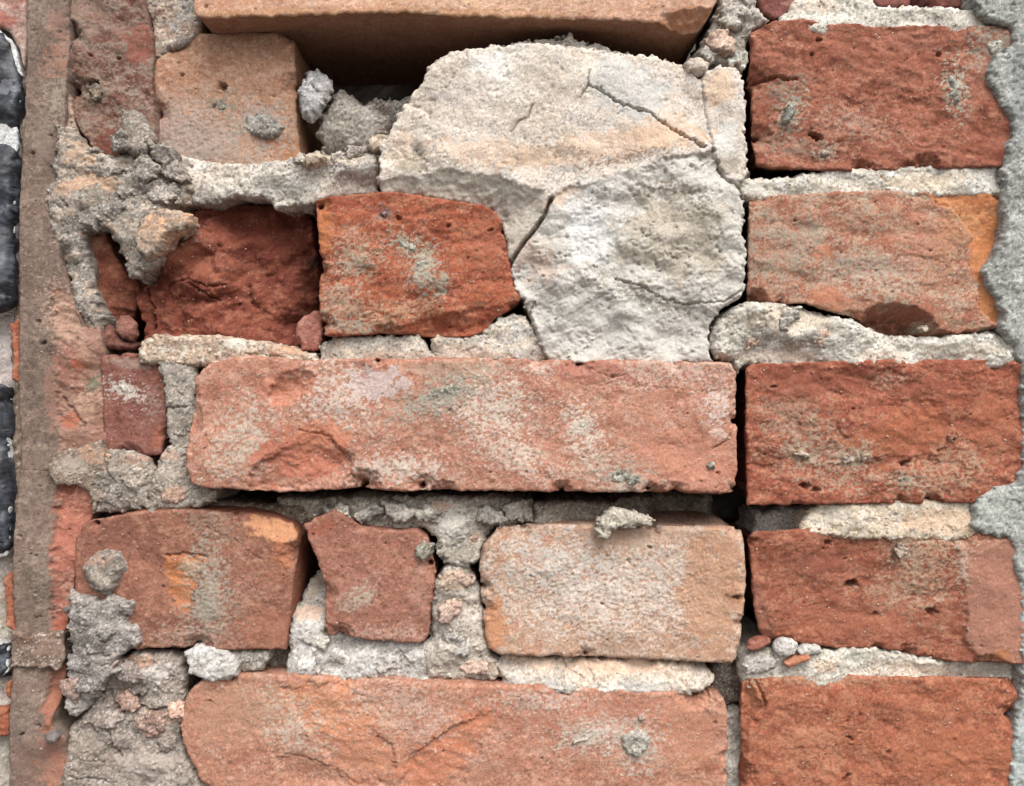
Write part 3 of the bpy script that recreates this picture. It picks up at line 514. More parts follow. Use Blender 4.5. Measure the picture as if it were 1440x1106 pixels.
# ---- fourth row
b4 = piece('brick', [(104, 760), (118, 735), (160, 726), (200, 719), (270, 717), (330, 722), (380, 730), (408, 738), (416, 752), (414, 800), (408, 860), (402, 914), (350, 915), (300, 915), (250, 912), (195, 914), (150, 914), (104, 890)], 4, 'smooth', (162, 106, 82), (148, 94, 73), (178, 124, 98), W,
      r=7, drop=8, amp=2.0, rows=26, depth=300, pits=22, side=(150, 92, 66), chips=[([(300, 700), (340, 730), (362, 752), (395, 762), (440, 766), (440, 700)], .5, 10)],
      cracks=[([(290, 742), (330, 760), (372, 792)], 1.8, 2.5), ([(232, 782), (262, 779), (292, 783)], 2, 5)], zones=[([(232, 782), (290, 780), (286, 800), (268, 848), (258, 860), (244, 848), (232, 810)], 3, .9, 'rough')],
      ops=[('p', [(232, 782), (290, 780), (286, 800), (268, 848), (258, 860), (244, 848), (232, 810)], (204, 124, 66), .9), ('d', 292, 815, 26, 64, 0, (170, 158, 140), .9), ('b', 292, 855, 16, 20, 0, (150, 140, 122), .85), ('b', 265, 800, 14, 12, 0, (196, 168, 140), .8),
           ('d', 270, 895, 60, 20, 0, (180, 150, 130), .8), ('b', 385, 745, 46, 18, 12, (216, 150, 98), .8), ('b', 396, 780, 14, 26, 0, (196, 120, 74), .6), ('d', 300, 740, 40, 20, 30, (164, 138, 116), .7), ('b', 150, 760, 50, 30, 0, (136, 84, 68), .6), ('d', 340, 850, 30, 30, 0, (172, 132, 112), .7),
           ('b', 370, 880, 40, 30, 0, (176, 112, 84), .5)])
piece('brick', [(428, 738), (440, 730), (456, 724), (470, 716), (484, 726), (504, 740), (540, 746), (585, 746), (600, 758), (608, 784), (612, 806), (606, 850), (603, 896), (588, 906), (545, 903), (500, 898), (458, 895), (456, 850), (453, 810), (444, 780), (434, 760)], -2, 'smooth',
      (170, 112, 90), (162, 104, 82), (182, 128, 104), W, r=5, drop=6, amp=1.7, rag=(2, 12), depth=240, rows=16, pits=24, ops=[('d', 500, 845, 26, 12, -20, (176, 154, 136), .8), ('b', 455, 742, 20, 10, -20, (168, 86, 60), .7), ('d', 545, 890, 50, 10, 0, (206, 168, 148), .7), ('d', 590, 830, 14, 60, 0, (186, 140, 118), .6)])
piece('mortar_lump', oval(594, 777, 13, 14, 0, 9, 41), 6, 'mortar', (166, 158, 142), (128, 122, 106), (190, 180, 164), W, depth=20, step=1.3, r=7, drop=10, rag=(3, 7), rows=2)
piece('brick', [(674, 800), (680, 768), (698, 744), (740, 739), (800, 738), (870, 741), (960, 741), (1030, 741), (1045, 748), (1048, 770), (1049, 830), (1046, 880), (1038, 926), (1030, 934), (980, 932), (900, 928), (850, 926), (760, 924), (700, 920), (686, 912), (680, 880), (677, 840)], 0, 'smooth',
      (196, 156, 126), (190, 142, 112), (206, 178, 156), W, r=11, drop=11, amp=1.9, rag=(1.6, 16), rows=18, depth=300, pits=36, dusty=((206, 190, 172), .30, .55), pit_at=[(848, 850, 4), (914, 770, 4), (1035, 840, 6)],
      ops=[('d', 790, 800, 100, 50, 10, (206, 196, 184), .95), ('d', 860, 850, 120, 46, 0, (222, 204, 188), .9), ('d', 930, 800, 50, 40, 0, (206, 194, 180), .8), ('b', 696, 880, 16, 40, 0, (208, 136, 84), .75), ('b', 1000, 830, 50, 90, 0, (198, 146, 108), .7), ('b', 900, 755, 90, 14, 0, (190, 158, 132), .6), ('b', 770, 760, 10, 8, 0, (206, 134, 104), .6), ('b', 1030, 838, 14, 14, 0, (170, 118, 82), .6)],
      bumps=[(1034, 832, 14, 10, 4)])
piece('mortar_joint', [(604, 850), (610, 820), (622, 800), (640, 790), (658, 794), (666, 812), (676, 830), (682, 880), (690, 915), (700, 938), (706, 952), (690, 960), (640, 962), (596, 960), (592, 910), (604, 900)], -8, 'mortar', (198, 184, 168), (168, 158, 146), (216, 200, 184), W, r=12, drop=15, rag=(2.6, 11), depth=220,
      amp=1.1, ops=[('b', 640, 815, 24, 16, 0, (224, 186, 156), .75), ('b', 634, 930, 40, 22, 0, (158, 150, 136), .7), ('b', 640, 850, 12, 30, 0, (176, 172, 162), .6), ('b', 690, 940, 16, 10, 0, (212, 184, 160), .6)])
piece('mortar_joint', [(404, 890), (408, 868), (420, 838), (436, 812), (446, 800), (458, 830), (460, 890), (520, 898), (600, 904), (610, 930), (604, 962), (540, 960), (460, 958), (400, 962), (404, 930)], -10, 'mortar', (198, 190, 180), (176, 168, 158), (224, 218, 210), W, r=9, drop=12, rag=(3, 11), depth=220, amp=1.1,
      pts=[(442, 815, -60), (436, 845, -36), (430, 885, 8), (430, 930, 6), (480, 905, -12), (560, 908, -10), (500, 935, 10), (600, 935, 6)], ops=[('b', 432, 866, 22, 10, 0, (222, 184, 154), .8), ('b', 436, 830, 16, 22, 0, (196, 174, 150), .7), ('b', 428, 892, 20, 18, 0, (222, 218, 214), .8), ('b', 500, 922, 40, 12, 0, (218, 214, 208), .7)])  # peach op: light on the sloping top, put into the mortar colour
piece('mortar_joint', [(370, 912), (410, 914), (412, 955), (370, 958)], -46, 'mortar', DGREY, BROWN, GREY, W, r=8, drop=9, rag=(3, 11), depth=160)
piece('mortar_joint', [(696, 938), (712, 926), (760, 930), (830, 932), (900, 930), (960, 936), (1004, 946), (1008, 958), (990, 972), (950, 980), (900, 978), (850, 976), (800, 976), (740, 972), (712, 966)], 2, 'mortar', (218, 196, 174), (200, 186, 170), (230, 208, 186), W, r=8, drop=11, rag=(3.4, 12), depth=220,
      amp=1.1, pts=[(720, 932, -26), (800, 934, -26), (900, 932, -26), (980, 942, -24), (720, 955, 8), (800, 962, 10), (900, 960, 12), (980, 964, 8), (850, 975, 6)], cracks=[([(790, 930), (800, 946), (820, 955)], 2, 7)], ops=[('b', 750, 935, 40, 10, 10, (226, 194, 166), .7), ('b', 870, 940, 80, 10, 0, (228, 188, 158), .75), ('b', 760, 962, 60, 10, 6, (206, 204, 198), .8), ('b', 890, 966, 60, 10, 0, (222, 220, 214), .8)])  # peach ops paint in the light caught by the joint's top face
piece('mortar_joint', [(1000, 938), (1044, 934), (1046, 990), (1020, 996), (1000, 975)], -50, 'mortar', (134, 122, 110), (118, 106, 95), (150, 138, 124), W, r=12, drop=14, rag=(3, 12), depth=120)

# ---- fifth row
piece('brick', [(258, 990), (270, 965), (300, 955), (340, 950), (420, 950), (480, 954), (560, 958), (640, 962), (700, 964), (760, 966), (830, 968), (920, 974), (1000, 979), (1018, 984), (1023, 1000), (1024, 1050), (1021, 1106), (1018, 1165), (300, 1165), (285, 1106), (262, 1060), (252, 1032)], 8, 'smooth',
      (192, 132, 102), (184, 122, 94), (204, 150, 124), W, r=8, drop=8, amp=1.8, rag=(2.2, 16), pits=36, rows=16, dusty=((204, 178, 158), .5, .5),
      zones=[([(395, 968), (470, 960), (540, 980), (520, 1020), (560, 1060), (540, 1110), (480, 1110), (455, 1050), (420, 1010)], 2.2, .8, 'rough'), ([(560, 1110), (580, 1060), (640, 1020), (700, 1000), (715, 1010), (680, 1040), (650, 1110)], 2.2, .8, 'rough')], cracks=[([(392, 1060), (430, 1066), (470, 1082), (500, 1106)], 1.8, 2.5)], chips=[([(385, 1062), (420, 1060), (460, 1075), (500, 1110), (380, 1120)], .2, 4)],
      ops=[('b', 460, 1000, 80, 40, 20, (212, 138, 92), .75), ('b', 520, 1040, 50, 60, 40, (204, 134, 96), .7), ('d', 400, 1010, 60, 36, 30, (196, 176, 156), .85), ('b', 640, 1030, 80, 26, -30, (206, 124, 84), .75), ('b', 610, 1080, 60, 30, -30, (204, 122, 82), .7), ('d', 560, 1000, 90, 40, 20, (208, 176, 156), .7),
           ('b', 330, 1000, 70, 44, 0, (184, 136, 104), .6), ('b', 860, 1020, 140, 40, 0, (198, 128, 102), .5), ('d', 830, 1030, 50, 24, 0, (204, 188, 170), .8), ('d', 760, 985, 60, 16, 0, (208, 184, 168), .75), ('b', 970, 1040, 40, 60, 0, (196, 134, 100), .6), ('b', 1000, 1080, 16, 8, 0, (160, 92, 62), .7)])
b5 = [o for o in col.objects if o.name.startswith('brick')][-1]
piece('mortar_lump', oval(895, 1047, 20, 20, 0, 9, 51), 18, 'mortar', (186, 176, 162), (166, 156, 142), (206, 196, 182), b5, depth=22, step=1.3, r=6, drop=8, rag=(2.5, 8), rows=2)
piece('mortar_lump', oval(902, 1012, 6, 5, 0, 8, 52), 13, 'mortar', (186, 160, 142), (166, 146, 132), (206, 190, 172), b5, depth=12, step=1.3, r=4, drop=5, rag=(1, 6), rows=2)
piece('mortar_joint', [(1018, 1010), (1030, 1000), (1046, 1002), (1054, 1030), (1054, 1165), (1014, 1165)], -24, 'mortar', (206, 198, 184), (188, 180, 168), (220, 212, 200), W, r=8, drop=9, rag=(3, 10), depth=200)
piece('mortar_joint', [(254, 920), (270, 911), (296, 910), (318, 918), (336, 935), (332, 950), (318, 960), (290, 962), (262, 950)], 14, 'mortar', (206, 200, 192), (184, 176, 166), (222, 216, 208), W, r=8, drop=16, rag=(2.5, 10), depth=120, amp=.9)
piece('mortar_joint', [(322, 918), (380, 914), (376, 930), (366, 946), (340, 950), (320, 940)], 0, 'mortar', (170, 160, 148), (152, 142, 130), (188, 178, 166), W, r=8, drop=10, rag=(2, 10), depth=120, amp=.9)
piece('mortar_joint', [(90, 1165), (88, 1090), (92, 1030), (120, 1000), (140, 960), (166, 932), (190, 918), (240, 918), (256, 932), (262, 960), (258, 990), (252, 1030), (262, 1062), (290, 1106), (310, 1165)], -6, 'mortar', (162, 148, 135), (148, 134, 122), (182, 168, 154), W, r=12, drop=14, rag=(3, 14), depth=220, amp=1.2,
      pts=[(120, 1080, 6), (200, 940, 4), (180, 975, -10), (210, 1010, 6), (160, 1040, 2), (220, 1080, 4)], cracks=[([(120, 985), (150, 975), (160, 1000), (190, 990), (215, 1000), (235, 995)], 3.5, 9), ([(148, 1000), (158, 1050), (170, 1065)], 2.5, 7), ([(100, 1090), (150, 1100)], 2, 6)],
      ops=[('b', 190, 930, 34, 10, 0, (202, 152, 122), .7), ('b', 222, 945, 22, 14, -20, (222, 214, 206), .85), ('b', 216, 1020, 26, 18, 10, (204, 168, 144), .75), ('b', 230, 1022, 12, 7, 0, (232, 218, 206), .8), ('b', 210, 1080, 50, 26, -20, (190, 178, 166), .75), ('b', 130, 1060, 44, 30, 0, (142, 126, 114), .6)])
piece('mortar_joint', [(86, 1000), (88, 980), (92, 930), (96, 870), (98, 830), (110, 838), (140, 842), (156, 836), (176, 844), (190, 850), (184, 866), (176, 870), (182, 884), (194, 892), (196, 908), (176, 918), (158, 934), (166, 944), (148, 960), (134, 980), (120, 998), (104, 1012), (92, 1012)], 14, 'mortar', (166, 156, 147), (150, 141, 133), (186, 174, 163), W,
      r=8, drop=13, rag=(4, 13), depth=90, amp=1.1, rows=5, pts=[(85, 960, -4), (110, 860, 8), (170, 870, 6), (150, 930, 4), (100, 1000, -8)])
piece('mortar_lump', [(108, 800), (118, 786), (140, 778), (158, 782), (168, 796), (162, 815), (158, 832), (142, 842), (126, 838), (112, 822)], 30, 'mortar', (156, 144, 131), (138, 127, 116), (176, 160, 144), W, depth=60, r=22, drop=26, rag=(3, 10), rows=5, ops=[('d', 135, 790, 26, 8, 0, (170, 130, 106), .6)])

# ---- right column
piece('brick', [(1058, -150), (1063, 2), (1074, 18), (1090, 28), (1104, 22), (1118, 8), (1160, 0), (1228, 2), (1236, 9), (1300, 10), (1366, 12), (1370, -30), (1370, -150)], -18, 'smooth', (140, 84, 74), (126, 70, 62), (156, 100, 90), W, r=7, drop=8, amp=1.6, ops=[('b', 1140, 0, 40, 14, 0, (178, 128, 110), .6)])
piece('mortar_joint', [(1096, 28), (1110, 10), (1125, -6), (1150, -14), (1226, -14), (1234, 6), (1300, 8), (1370, 12), (1392, 24), (1392, 50), (1200, 54), (1090, 50)], -2, 'mortar', (226, 216, 200), (214, 204, 188), (234, 228, 218), W, r=8, drop=11, rag=(3, 11), depth=200, amp=.9, ops=[('b', 1150, 8, 30, 10, 0, (228, 204, 178), .7)])
r1 = piece('brick', [(1059, 70), (1060, 46), (1070, 38), (1090, 31), (1130, 27), (1165, 31), (1200, 32), (1230, 37), (1300, 36), (1424, 38), (1428, 100), (1428, 235), (1360, 237), (1290, 238), (1225, 240), (1150, 240), (1085, 236), (1068, 230), (1063, 190), (1062, 150), (1064, 122), (1058, 112)], 0, 'rough',
      (174, 98, 74), (158, 84, 62), (192, 122, 96), W, taper=.2, r=6, drop=6, rag=(1.6, 14), ang=10, amp=1.0, pits=34, pit_at=[(1145, 192, 8), (1149, 194, 6), (1152, 56, 4.5), (1142, 76, 3.5), (1322, 77, 4)], dusty=((196, 148, 124), .55, .45), rows=14,
      cracks=[([(1050, 116), (1070, 114), (1095, 108), (1120, 112)], 3.5, 9)], pts=[(1080, 70, 5), (1080, 160, -4), (1250, 120, -2), (1400, 80, 4), (1350, 220, 4), (1180, 230, 2)],
      ops=[('d', 1105, 125, 34, 16, -20, (150, 136, 122), .7), ('d', 1200, 175, 60, 20, 10, (190, 150, 132), .7), ('b', 1390, 110, 34, 40, 20, (184, 112, 92), .6), ('d', 1110, 205, 60, 16, 10, (178, 150, 132), .6), ('b', 1230, 70, 80, 26, 10, (160, 88, 66), .5), ('d', 1390, 60, 30, 40, 0, (172, 168, 154), .7), ('b', 1280, 60, 60, 14, 0, (196, 120, 98), .5), ('b', 1390, 200, 40, 30, 0, (158, 82, 58), .6)])
for i, (cx, cy, rx, ry, an) in enumerate([(1112, 158, 8, 16, 20), (1343, 125, 7, 20, -8), (1402, 66, 14, 12, 0)]):
    piece('mortar_lump', oval(cx, cy, rx, ry, an, 9, 60 + i), 7, 'mortar', (176, 172, 158), (140, 138, 126), (206, 198, 184), r1, depth=14, step=1.3, r=6, drop=8, rag=(2.5, 7), rows=2)
piece('mortar_joint', [(1038, 262), (1045, 250), (1080, 250), (1120, 246), (1160, 238), (1280, 232), (1424, 232), (1424, 275), (1300, 277), (1100, 280), (1060, 282), (1045, 276)], -2, 'mortar', (222, 210, 192), (206, 196, 180), (232, 226, 216), W, r=7, drop=10, rag=(2.5, 10), depth=200, amp=.9,
      ops=[('b', 1065, 262, 24, 10, 0, (190, 184, 172), .6), ('b', 1300, 255, 60, 12, 0, (230, 206, 178), .7), ('b', 1390, 255, 30, 12, 0, (224, 222, 216), .7)])
piece('brick', [(1058, 292), (1062, 276), (1100, 273), (1160, 271), (1220, 268), (1300, 269), (1418, 270), (1425, 330), (1425, 462), (1400, 462), (1362, 470), (1335, 475), (1300, 473), (1262, 470), (1235, 462), (1210, 448), (1170, 440), (1135, 428), (1100, 428), (1070, 428), (1058, 424), (1056, 400), (1057, 340)], 4, 'rough',
      (192, 124, 98), (180, 108, 84), (204, 140, 112), W, taper=.2, r=6, drop=5, rag=(1.8, 14), ang=5, amp=.75, pits=30, dusty=((196, 172, 150), .12, .85), rows=12,
      chips=[([(1050, 412), (1058, 404), (1072, 406), (1084, 420), (1090, 445), (1050, 445)], 2.0, 30), ([(1212, 446), (1225, 430), (1250, 425), (1285, 430), (1308, 442), (1322, 462), (1345, 468), (1380, 462), (1440, 452), (1440, 520), (1200, 520)], 2.4, 60), ([(1300, 262), (1340, 290), (1366, 330), (1370, 380), (1440, 380), (1440, 262)], .16, 9)], zones=[([(1302, 262), (1318, 285), (1345, 300), (1368, 330), (1362, 372), (1380, 400), (1376, 430), (1400, 455), (1440, 455), (1440, 262)], 6, 2.2, 'smooth')],
      ops=[('p', [(1302, 262), (1318, 285), (1345, 300), (1368, 330), (1362, 372), (1380, 400), (1376, 430), (1400, 455), (1440, 455), (1440, 262)], (222, 132, 66), .9), ('b', 1375, 285, 22, 12, 0, (196, 106, 54), .6), ('d', 1110, 350, 60, 50, 0, (178, 156, 140), .75), ('d', 1240, 390, 70, 26, 0, (212, 186, 170), .6), ('b', 1165, 420, 40, 16, 20, (208, 116, 80), .6), ('b', 1160, 355, 16, 10, 0, (210, 124, 86), .7),
           ('d', 1200, 370, 40, 16, 0, (168, 156, 146), .6), ('b', 1265, 452, 60, 24, 0, (186, 104, 78), .7), ('b', 1070, 418, 14, 12, 0, (180, 104, 80), .6), ('d', 1340, 330, 20, 50, 30, (204, 140, 96), .8), ('b', 1392, 345, 14, 26, 0, (212, 120, 62), .6), ('d', 1350, 310, 24, 14, 0, (216, 156, 110), .6), ('b', 1355, 470, 40, 10, 0, (182, 106, 80), .7), ('b', 1300, 330, 50, 40, 20, (202, 130, 104), .5)])
piece('mortar_joint', [(1000, 470), (1008, 452), (1028, 436), (1050, 426), (1090, 424), (1130, 430), (1160, 438), (1210, 452), (1250, 472), (1300, 474), (1400, 464), (1445, 470), (1445, 520), (1300, 520), (1100, 520), (1052, 512), (1044, 526), (1034, 512), (1012, 505), (1000, 490)], 8, 'mortar', (216, 206, 190), (196, 188, 174), (230, 222, 210), W,
      r=11, drop=15, rag=(2.8, 12), depth=200, amp=1.2, rows=12, pts=[(1080, 450, 6), (1030, 480, 2), (1120, 470, 4), (1120, 497, -26), (1060, 502, -22), (1200, 495, -6), (1200, 460, 2), (1350, 490, -8)],
      ops=[('b', 1110, 450, 60, 20, 0, (226, 204, 178), .65), ('d', 1070, 450, 60, 14, 0, (170, 158, 140), .6), ('b', 1100, 500, 70, 8, 0, (204, 180, 158), .7), ('d', 1150, 480, 50, 20, 0, (184, 176, 164), .6), ('b', 1350, 492, 80, 10, 0, (204, 190, 170), .7), ('b', 1240, 500, 40, 8, 0, (222, 196, 176), .6)])
piece('brick', [(1053, 560), (1053, 520), (1060, 512), (1100, 511), (1180, 508), (1250, 505), (1340, 506), (1428, 507), (1440, 515), (1460, 600), (1460, 706), (1300, 709), (1180, 709), (1090, 711), (1056, 711), (1055, 690), (1054, 640)], 6, 'rough',
      (178, 94, 68), (164, 82, 58), (192, 116, 88), W, taper=.2, r=6, drop=6, rag=(1.5, 14), ang=8, amp=1.05, pits=34, pit_at=[(1132, 684, 7), (1147, 690, 6), (1273, 652, 6), (1088, 544, 4), (1322, 634, 3)], dusty=((198, 156, 126), .5, .5), rows=18, depth=330,
      chips=[([(1150, 520), (1210, 512), (1262, 520), (1300, 540), (1260, 560), (1200, 552)], .28, 6), ([(1240, 570), (1290, 558), (1340, 570), (1300, 590)], .3, 5)],
      ops=[('d', 1160, 640, 80, 40, 20, (190, 160, 138), .75), ('d', 1110, 580, 50, 26, 10, (180, 150, 128), .6), ('b', 1270, 610, 90, 40, -20, (190, 104, 66), .55), ('d', 1340, 660, 60, 30, -20, (200, 160, 132), .7), ('b', 1250, 540, 120, 22, 6, (150, 78, 56), .6), ('b', 1120, 540, 60, 24, 0, (158, 84, 64), .6), ('b', 1400, 600, 40, 60, 0, (186, 104, 72), .5), ('d', 1250, 535, 26, 10, 0, (196, 160, 140), .6)])
piece('mortar_joint', [(1128, 738), (1140, 720), (1160, 708), (1300, 704), (1445, 704), (1445, 762), (1200, 760), (1128, 752)], 0, 'mortar', (218, 198, 172), (206, 186, 160), (228, 216, 198), W, r=7, drop=9, rag=(3, 11), depth=180, ops=[('b', 1175, 726, 26, 12, 0, (212, 206, 194), .7), ('b', 1320, 735, 60, 20, 0, (212, 174, 144), .6)])
piece('mortar_joint', [(1066, 722), (1100, 716), (1150, 712), (1150, 760), (1060, 758)], -50, 'mortar', GREY, DGREY, GREY, W, r=9, drop=12, rag=(4, 12), depth=120)
piece('brick', [(1060, 800), (1058, 756), (1064, 748), (1100, 746), (1150, 742), (1200, 743), (1260, 748), (1340, 750), (1460, 750), (1460, 932), (1380, 934), (1330, 930), (1290, 924), (1240, 914), (1180, 914), (1120, 906), (1080, 902), (1072, 890), (1064, 850)], 0, 'rough',
      (172, 96, 70), (158, 82, 58), (188, 118, 90), W, taper=.2, r=6, drop=6, rag=(1.6, 14), ang=-6, amp=.85, pits=40, pit_at=[(1200, 824, 8), (1204, 822, 6), (1310, 861, 7), (1234, 866, 4.5), (1190, 788, 3.5), (1166, 764, 5)], dusty=((196, 148, 122), .52, .5), rows=12,
      pts=[(1080, 770, 2), (1150, 850, -10), (1250, 830, -10), (1340, 880, 2), (1390, 800, 8), (1400, 900, 6), (1070, 860, 2)], zones=[([(1345, 765), (1440, 755), (1460, 760), (1460, 930), (1380, 932), (1355, 900), (1358, 850)], -3.5, 1.3, 'smooth')], chips=[([(1050, 820), (1062, 826), (1078, 860), (1092, 905), (1050, 905)], .05, 2)],
      ops=[('p', [(1345, 765), (1440, 755), (1460, 760), (1460, 930), (1380, 932), (1355, 900), (1358, 850)], (192, 130, 110), .85), ('p', [(1058, 818), (1066, 826), (1080, 862), (1092, 902), (1062, 900)], (178, 112, 94), .8), ('d', 1300, 800, 36, 60, 0, (194, 158, 134), .8), ('d', 1250, 840, 40, 26, 0, (196, 156, 134), .6), ('d', 1320, 760, 60, 14, 0, (206, 166, 138), .7),
           ('b', 1200, 870, 120, 30, 0, (180, 100, 72), .5), ('d', 1350, 790, 10, 30, 0, (214, 190, 174), .6), ('b', 1402, 920, 16, 8, 0, (212, 126, 70), .7), ('b', 1150, 790, 60, 20, 0, (160, 84, 66), .6)])
piece('mortar_joint', [(1044, 950), (1046, 925), (1066, 916), (1090, 912), (1130, 914), (1170, 918), (1200, 912), (1230, 912), (1290, 922), (1330, 930), (1380, 934), (1445, 934), (1445, 965), (1200, 966), (1048, 968)], -2, 'mortar', (214, 204, 188), (196, 186, 170), (228, 218, 202), W, r=8, drop=10, rag=(4, 11), depth=200,
      amp=1.1, pts=[(1080, 935, 6), (1250, 930, 2), (1400, 948, -12)], ops=[('b', 1160, 936, 20, 12, 0, (224, 190, 160), .6), ('b', 1090, 940, 40, 18, 0, (196, 186, 176), .7), ('b', 1400, 948, 60, 8, 0, (176, 168, 152), .8), ('b', 1205, 926, 16, 10, 0, (166, 164, 154), .7), ('d', 1280, 942, 50, 12, 0, (230, 206, 180), .7)])
piece('brick', [(1047, 990), (1049, 962), (1060, 956), (1100, 953), (1180, 951), (1260, 953), (1340, 953), (1434, 958), (1434, 1010), (1428, 1060), (1424, 1110), (1420, 1165), (1048, 1165), (1049, 1060)], 8, 'rough',
      (186, 102, 72), (172, 90, 62), (200, 122, 90), W, taper=.2, r=6, drop=6, rag=(1.5, 14), ang=22, amp=.65, pits=34, pit_at=[(1194, 1038, 4.5), (1197, 1048, 3), (1192, 1092, 5), (1185, 1097, 4), (1249, 1058, 3)], dusty=((208, 140, 104), .34, .5), rows=12,
      chips=[([(1040, 940), (1052, 955), (1072, 985), (1078, 1000), (1054, 1030), (1050, 1165), (1030, 1165)], .8, 12)], cracks=[([(1062, 958), (1072, 975), (1078, 994)], 3, 9)],
      ops=[('d', 1140, 1050, 60, 40, 0, (206, 136, 102), .6), ('b', 1060, 980, 12, 20, 30, (208, 132, 92), .6), ('b', 1350, 1060, 80, 40, 0, (198, 112, 74), .5), ('d', 1150, 958, 100, 8, 0, (212, 160, 126), .6), ('b', 1195, 1036, 8, 6, 0, (150, 84, 64), .7)])

piece('mortar_joint', [(1010, -60), (1062, -60), (1066, 8), (1086, 28), (1062, 38), (1055, 52), (1053, 85), (1046, 98), (1022, 96), (1000, 84), (978, 74), (988, 60), (996, 40), (1010, 12)], -8, 'mortar', (190, 180, 166), (170, 160, 148), (206, 196, 182), W, r=12, drop=14, rag=(3.6, 12), depth=200, amp=1.25,
      pts=[(1040, 10, 4), (1020, 60, -4), (1000, 70, 4)])
piece('mortar_joint', [(1010, 240), (1030, 244), (1058, 238), (1052, 262), (1040, 280), (1030, 270), (1018, 256)], -24, 'mortar', (180, 168, 154), (158, 146, 132), (196, 184, 170), W, r=9, drop=11, rag=(3, 9), depth=120)
def find(px, py):
    best = None
    for n, o, P in BR:
        if polysd(np.array([float(px)]), np.array([float(py)]), P)[0] < 0: best = o
    return best
for i, (cx, cy, rx, ry, an, hh, c) in enumerate(STUCK):
    if hh is None: continue
    pb = find(cx, cy)
    piece('mortar_lump', oval(cx, cy, rx, ry, an, 9, 200 + i, .3), hh - 3, 'mortar', c, tuple(int(v * .82) for v in c), tuple(int(v * 1.12) for v in c), pb or W, depth=12, step=1.2, r=3, drop=4, rag=(3.2, 6), rows=2, amp=.8)
rubble([(112, 862, 20, 16), (150, 872, 24, 16), (176, 892, 16, 12), (130, 902, 26, 18), (110, 936, 20, 18), (146, 930, 18, 14), (98, 972, 14, 18), (122, 966, 16, 12)], (164, 154, 145), 18, 800)
rubble([(186, 946, 22, 13), (222, 940, 20, 14), (240, 966, 16, 16), (176, 984, 18, 13), (214, 1020, 22, 18), (236, 1048, 16, 20), (150, 1012, 20, 16), (246, 1000, 12, 18), (196, 966, 16, 10)], (166, 150, 138), 0, 830)
rubble([(150, 690, 22, 20), (186, 668, 18, 20), (236, 690, 22, 16), (262, 664, 16, 18), (200, 706, 18, 10), (244, 652, 14, 12), (146, 654, 12, 16), (252, 536, 12, 20), (250, 600, 12, 22)], (166, 152, 138), 2, 860)
rubble([(560, 722, 22, 12), (600, 722, 16, 14), (650, 726, 22, 14), (690, 722, 18, 12), (636, 770, 18, 14), (520, 720, 16, 10), (470, 722, 20, 10), (724, 722, 14, 10), (650, 748, 20, 12)], (186, 176, 162), -6, 890)
rubble([(440, 900, 16, 14), (480, 930, 18, 14), (540, 932, 20, 12), (590, 935, 18, 14), (436, 935, 18, 14), (640, 905, 18, 16), (665, 940, 18, 10), (632, 860, 14, 18), (650, 815, 14, 12)], (202, 192, 180), 0, 920)
rubble([(1066, 470, 22, 14), (1110, 448, 20, 12), (1150, 470, 22, 12), (1030, 470, 14, 18), (1200, 478, 20, 12), (1018, 60, 18, 16), (1030, 20, 18, 16), (1040, 82, 12, 10), (1000, 76, 12, 9)], (202, 192, 178), 8, 950)
# bedding behind the left side, and behind the joints
piece('bedding_mortar', [(60, -150), (285, -150), (285, 300), (150, 330), (150, 480), (200, 505), (290, 520), (280, 720), (120, 730), (110, 920), (280, 960), (300, 1165), (60, 1165)], -62, 'mortar', (134, 118, 104), (122, 106, 93), (150, 134, 118), W, r=8, drop=9, rag=(3, 14), depth=200, step=3.2, rows=3)

# ================================================================== PIER AT THE LEFT
Pp = thing('brick_pier', 'narrow brick pier with smooth brown-grey edge and broken flank, left of the wall', 'pier', ((60 - 720) * S, 0.03, 0))
STRIP = (136, 115, 101); ST2 = (126, 104, 91); ST3 = (150, 128, 112)
def pier(poly, ops, pts, h=13, **kw):
    kw['chipped'] = False; kw['vary'] = .3; kw['zones'] = [(o[1], 3.5, 1.15, 'rough') for o in ops if o[0] == 'p']
    return piece('brick', poly, h, 'smooth', STRIP, ST2, ST3, Pp, r=4, drop=3, amp=0.9, rag=(1.2, 16), depth=240, rows=10, pits=10, ops=ops, pts=pts, **kw)
pier([(40, -150), (37, 60), (35, 112), (60, 116), (92, 112), (93, 40), (94, -150)], [('d', 78, 85, 18, 34, 15, (178, 122, 100), .7), ('b', 78, 30, 12, 20, 0, (168, 122, 104), .5)], [(45, 50, -2), (66, 50, 2), (90, 50, -14)])
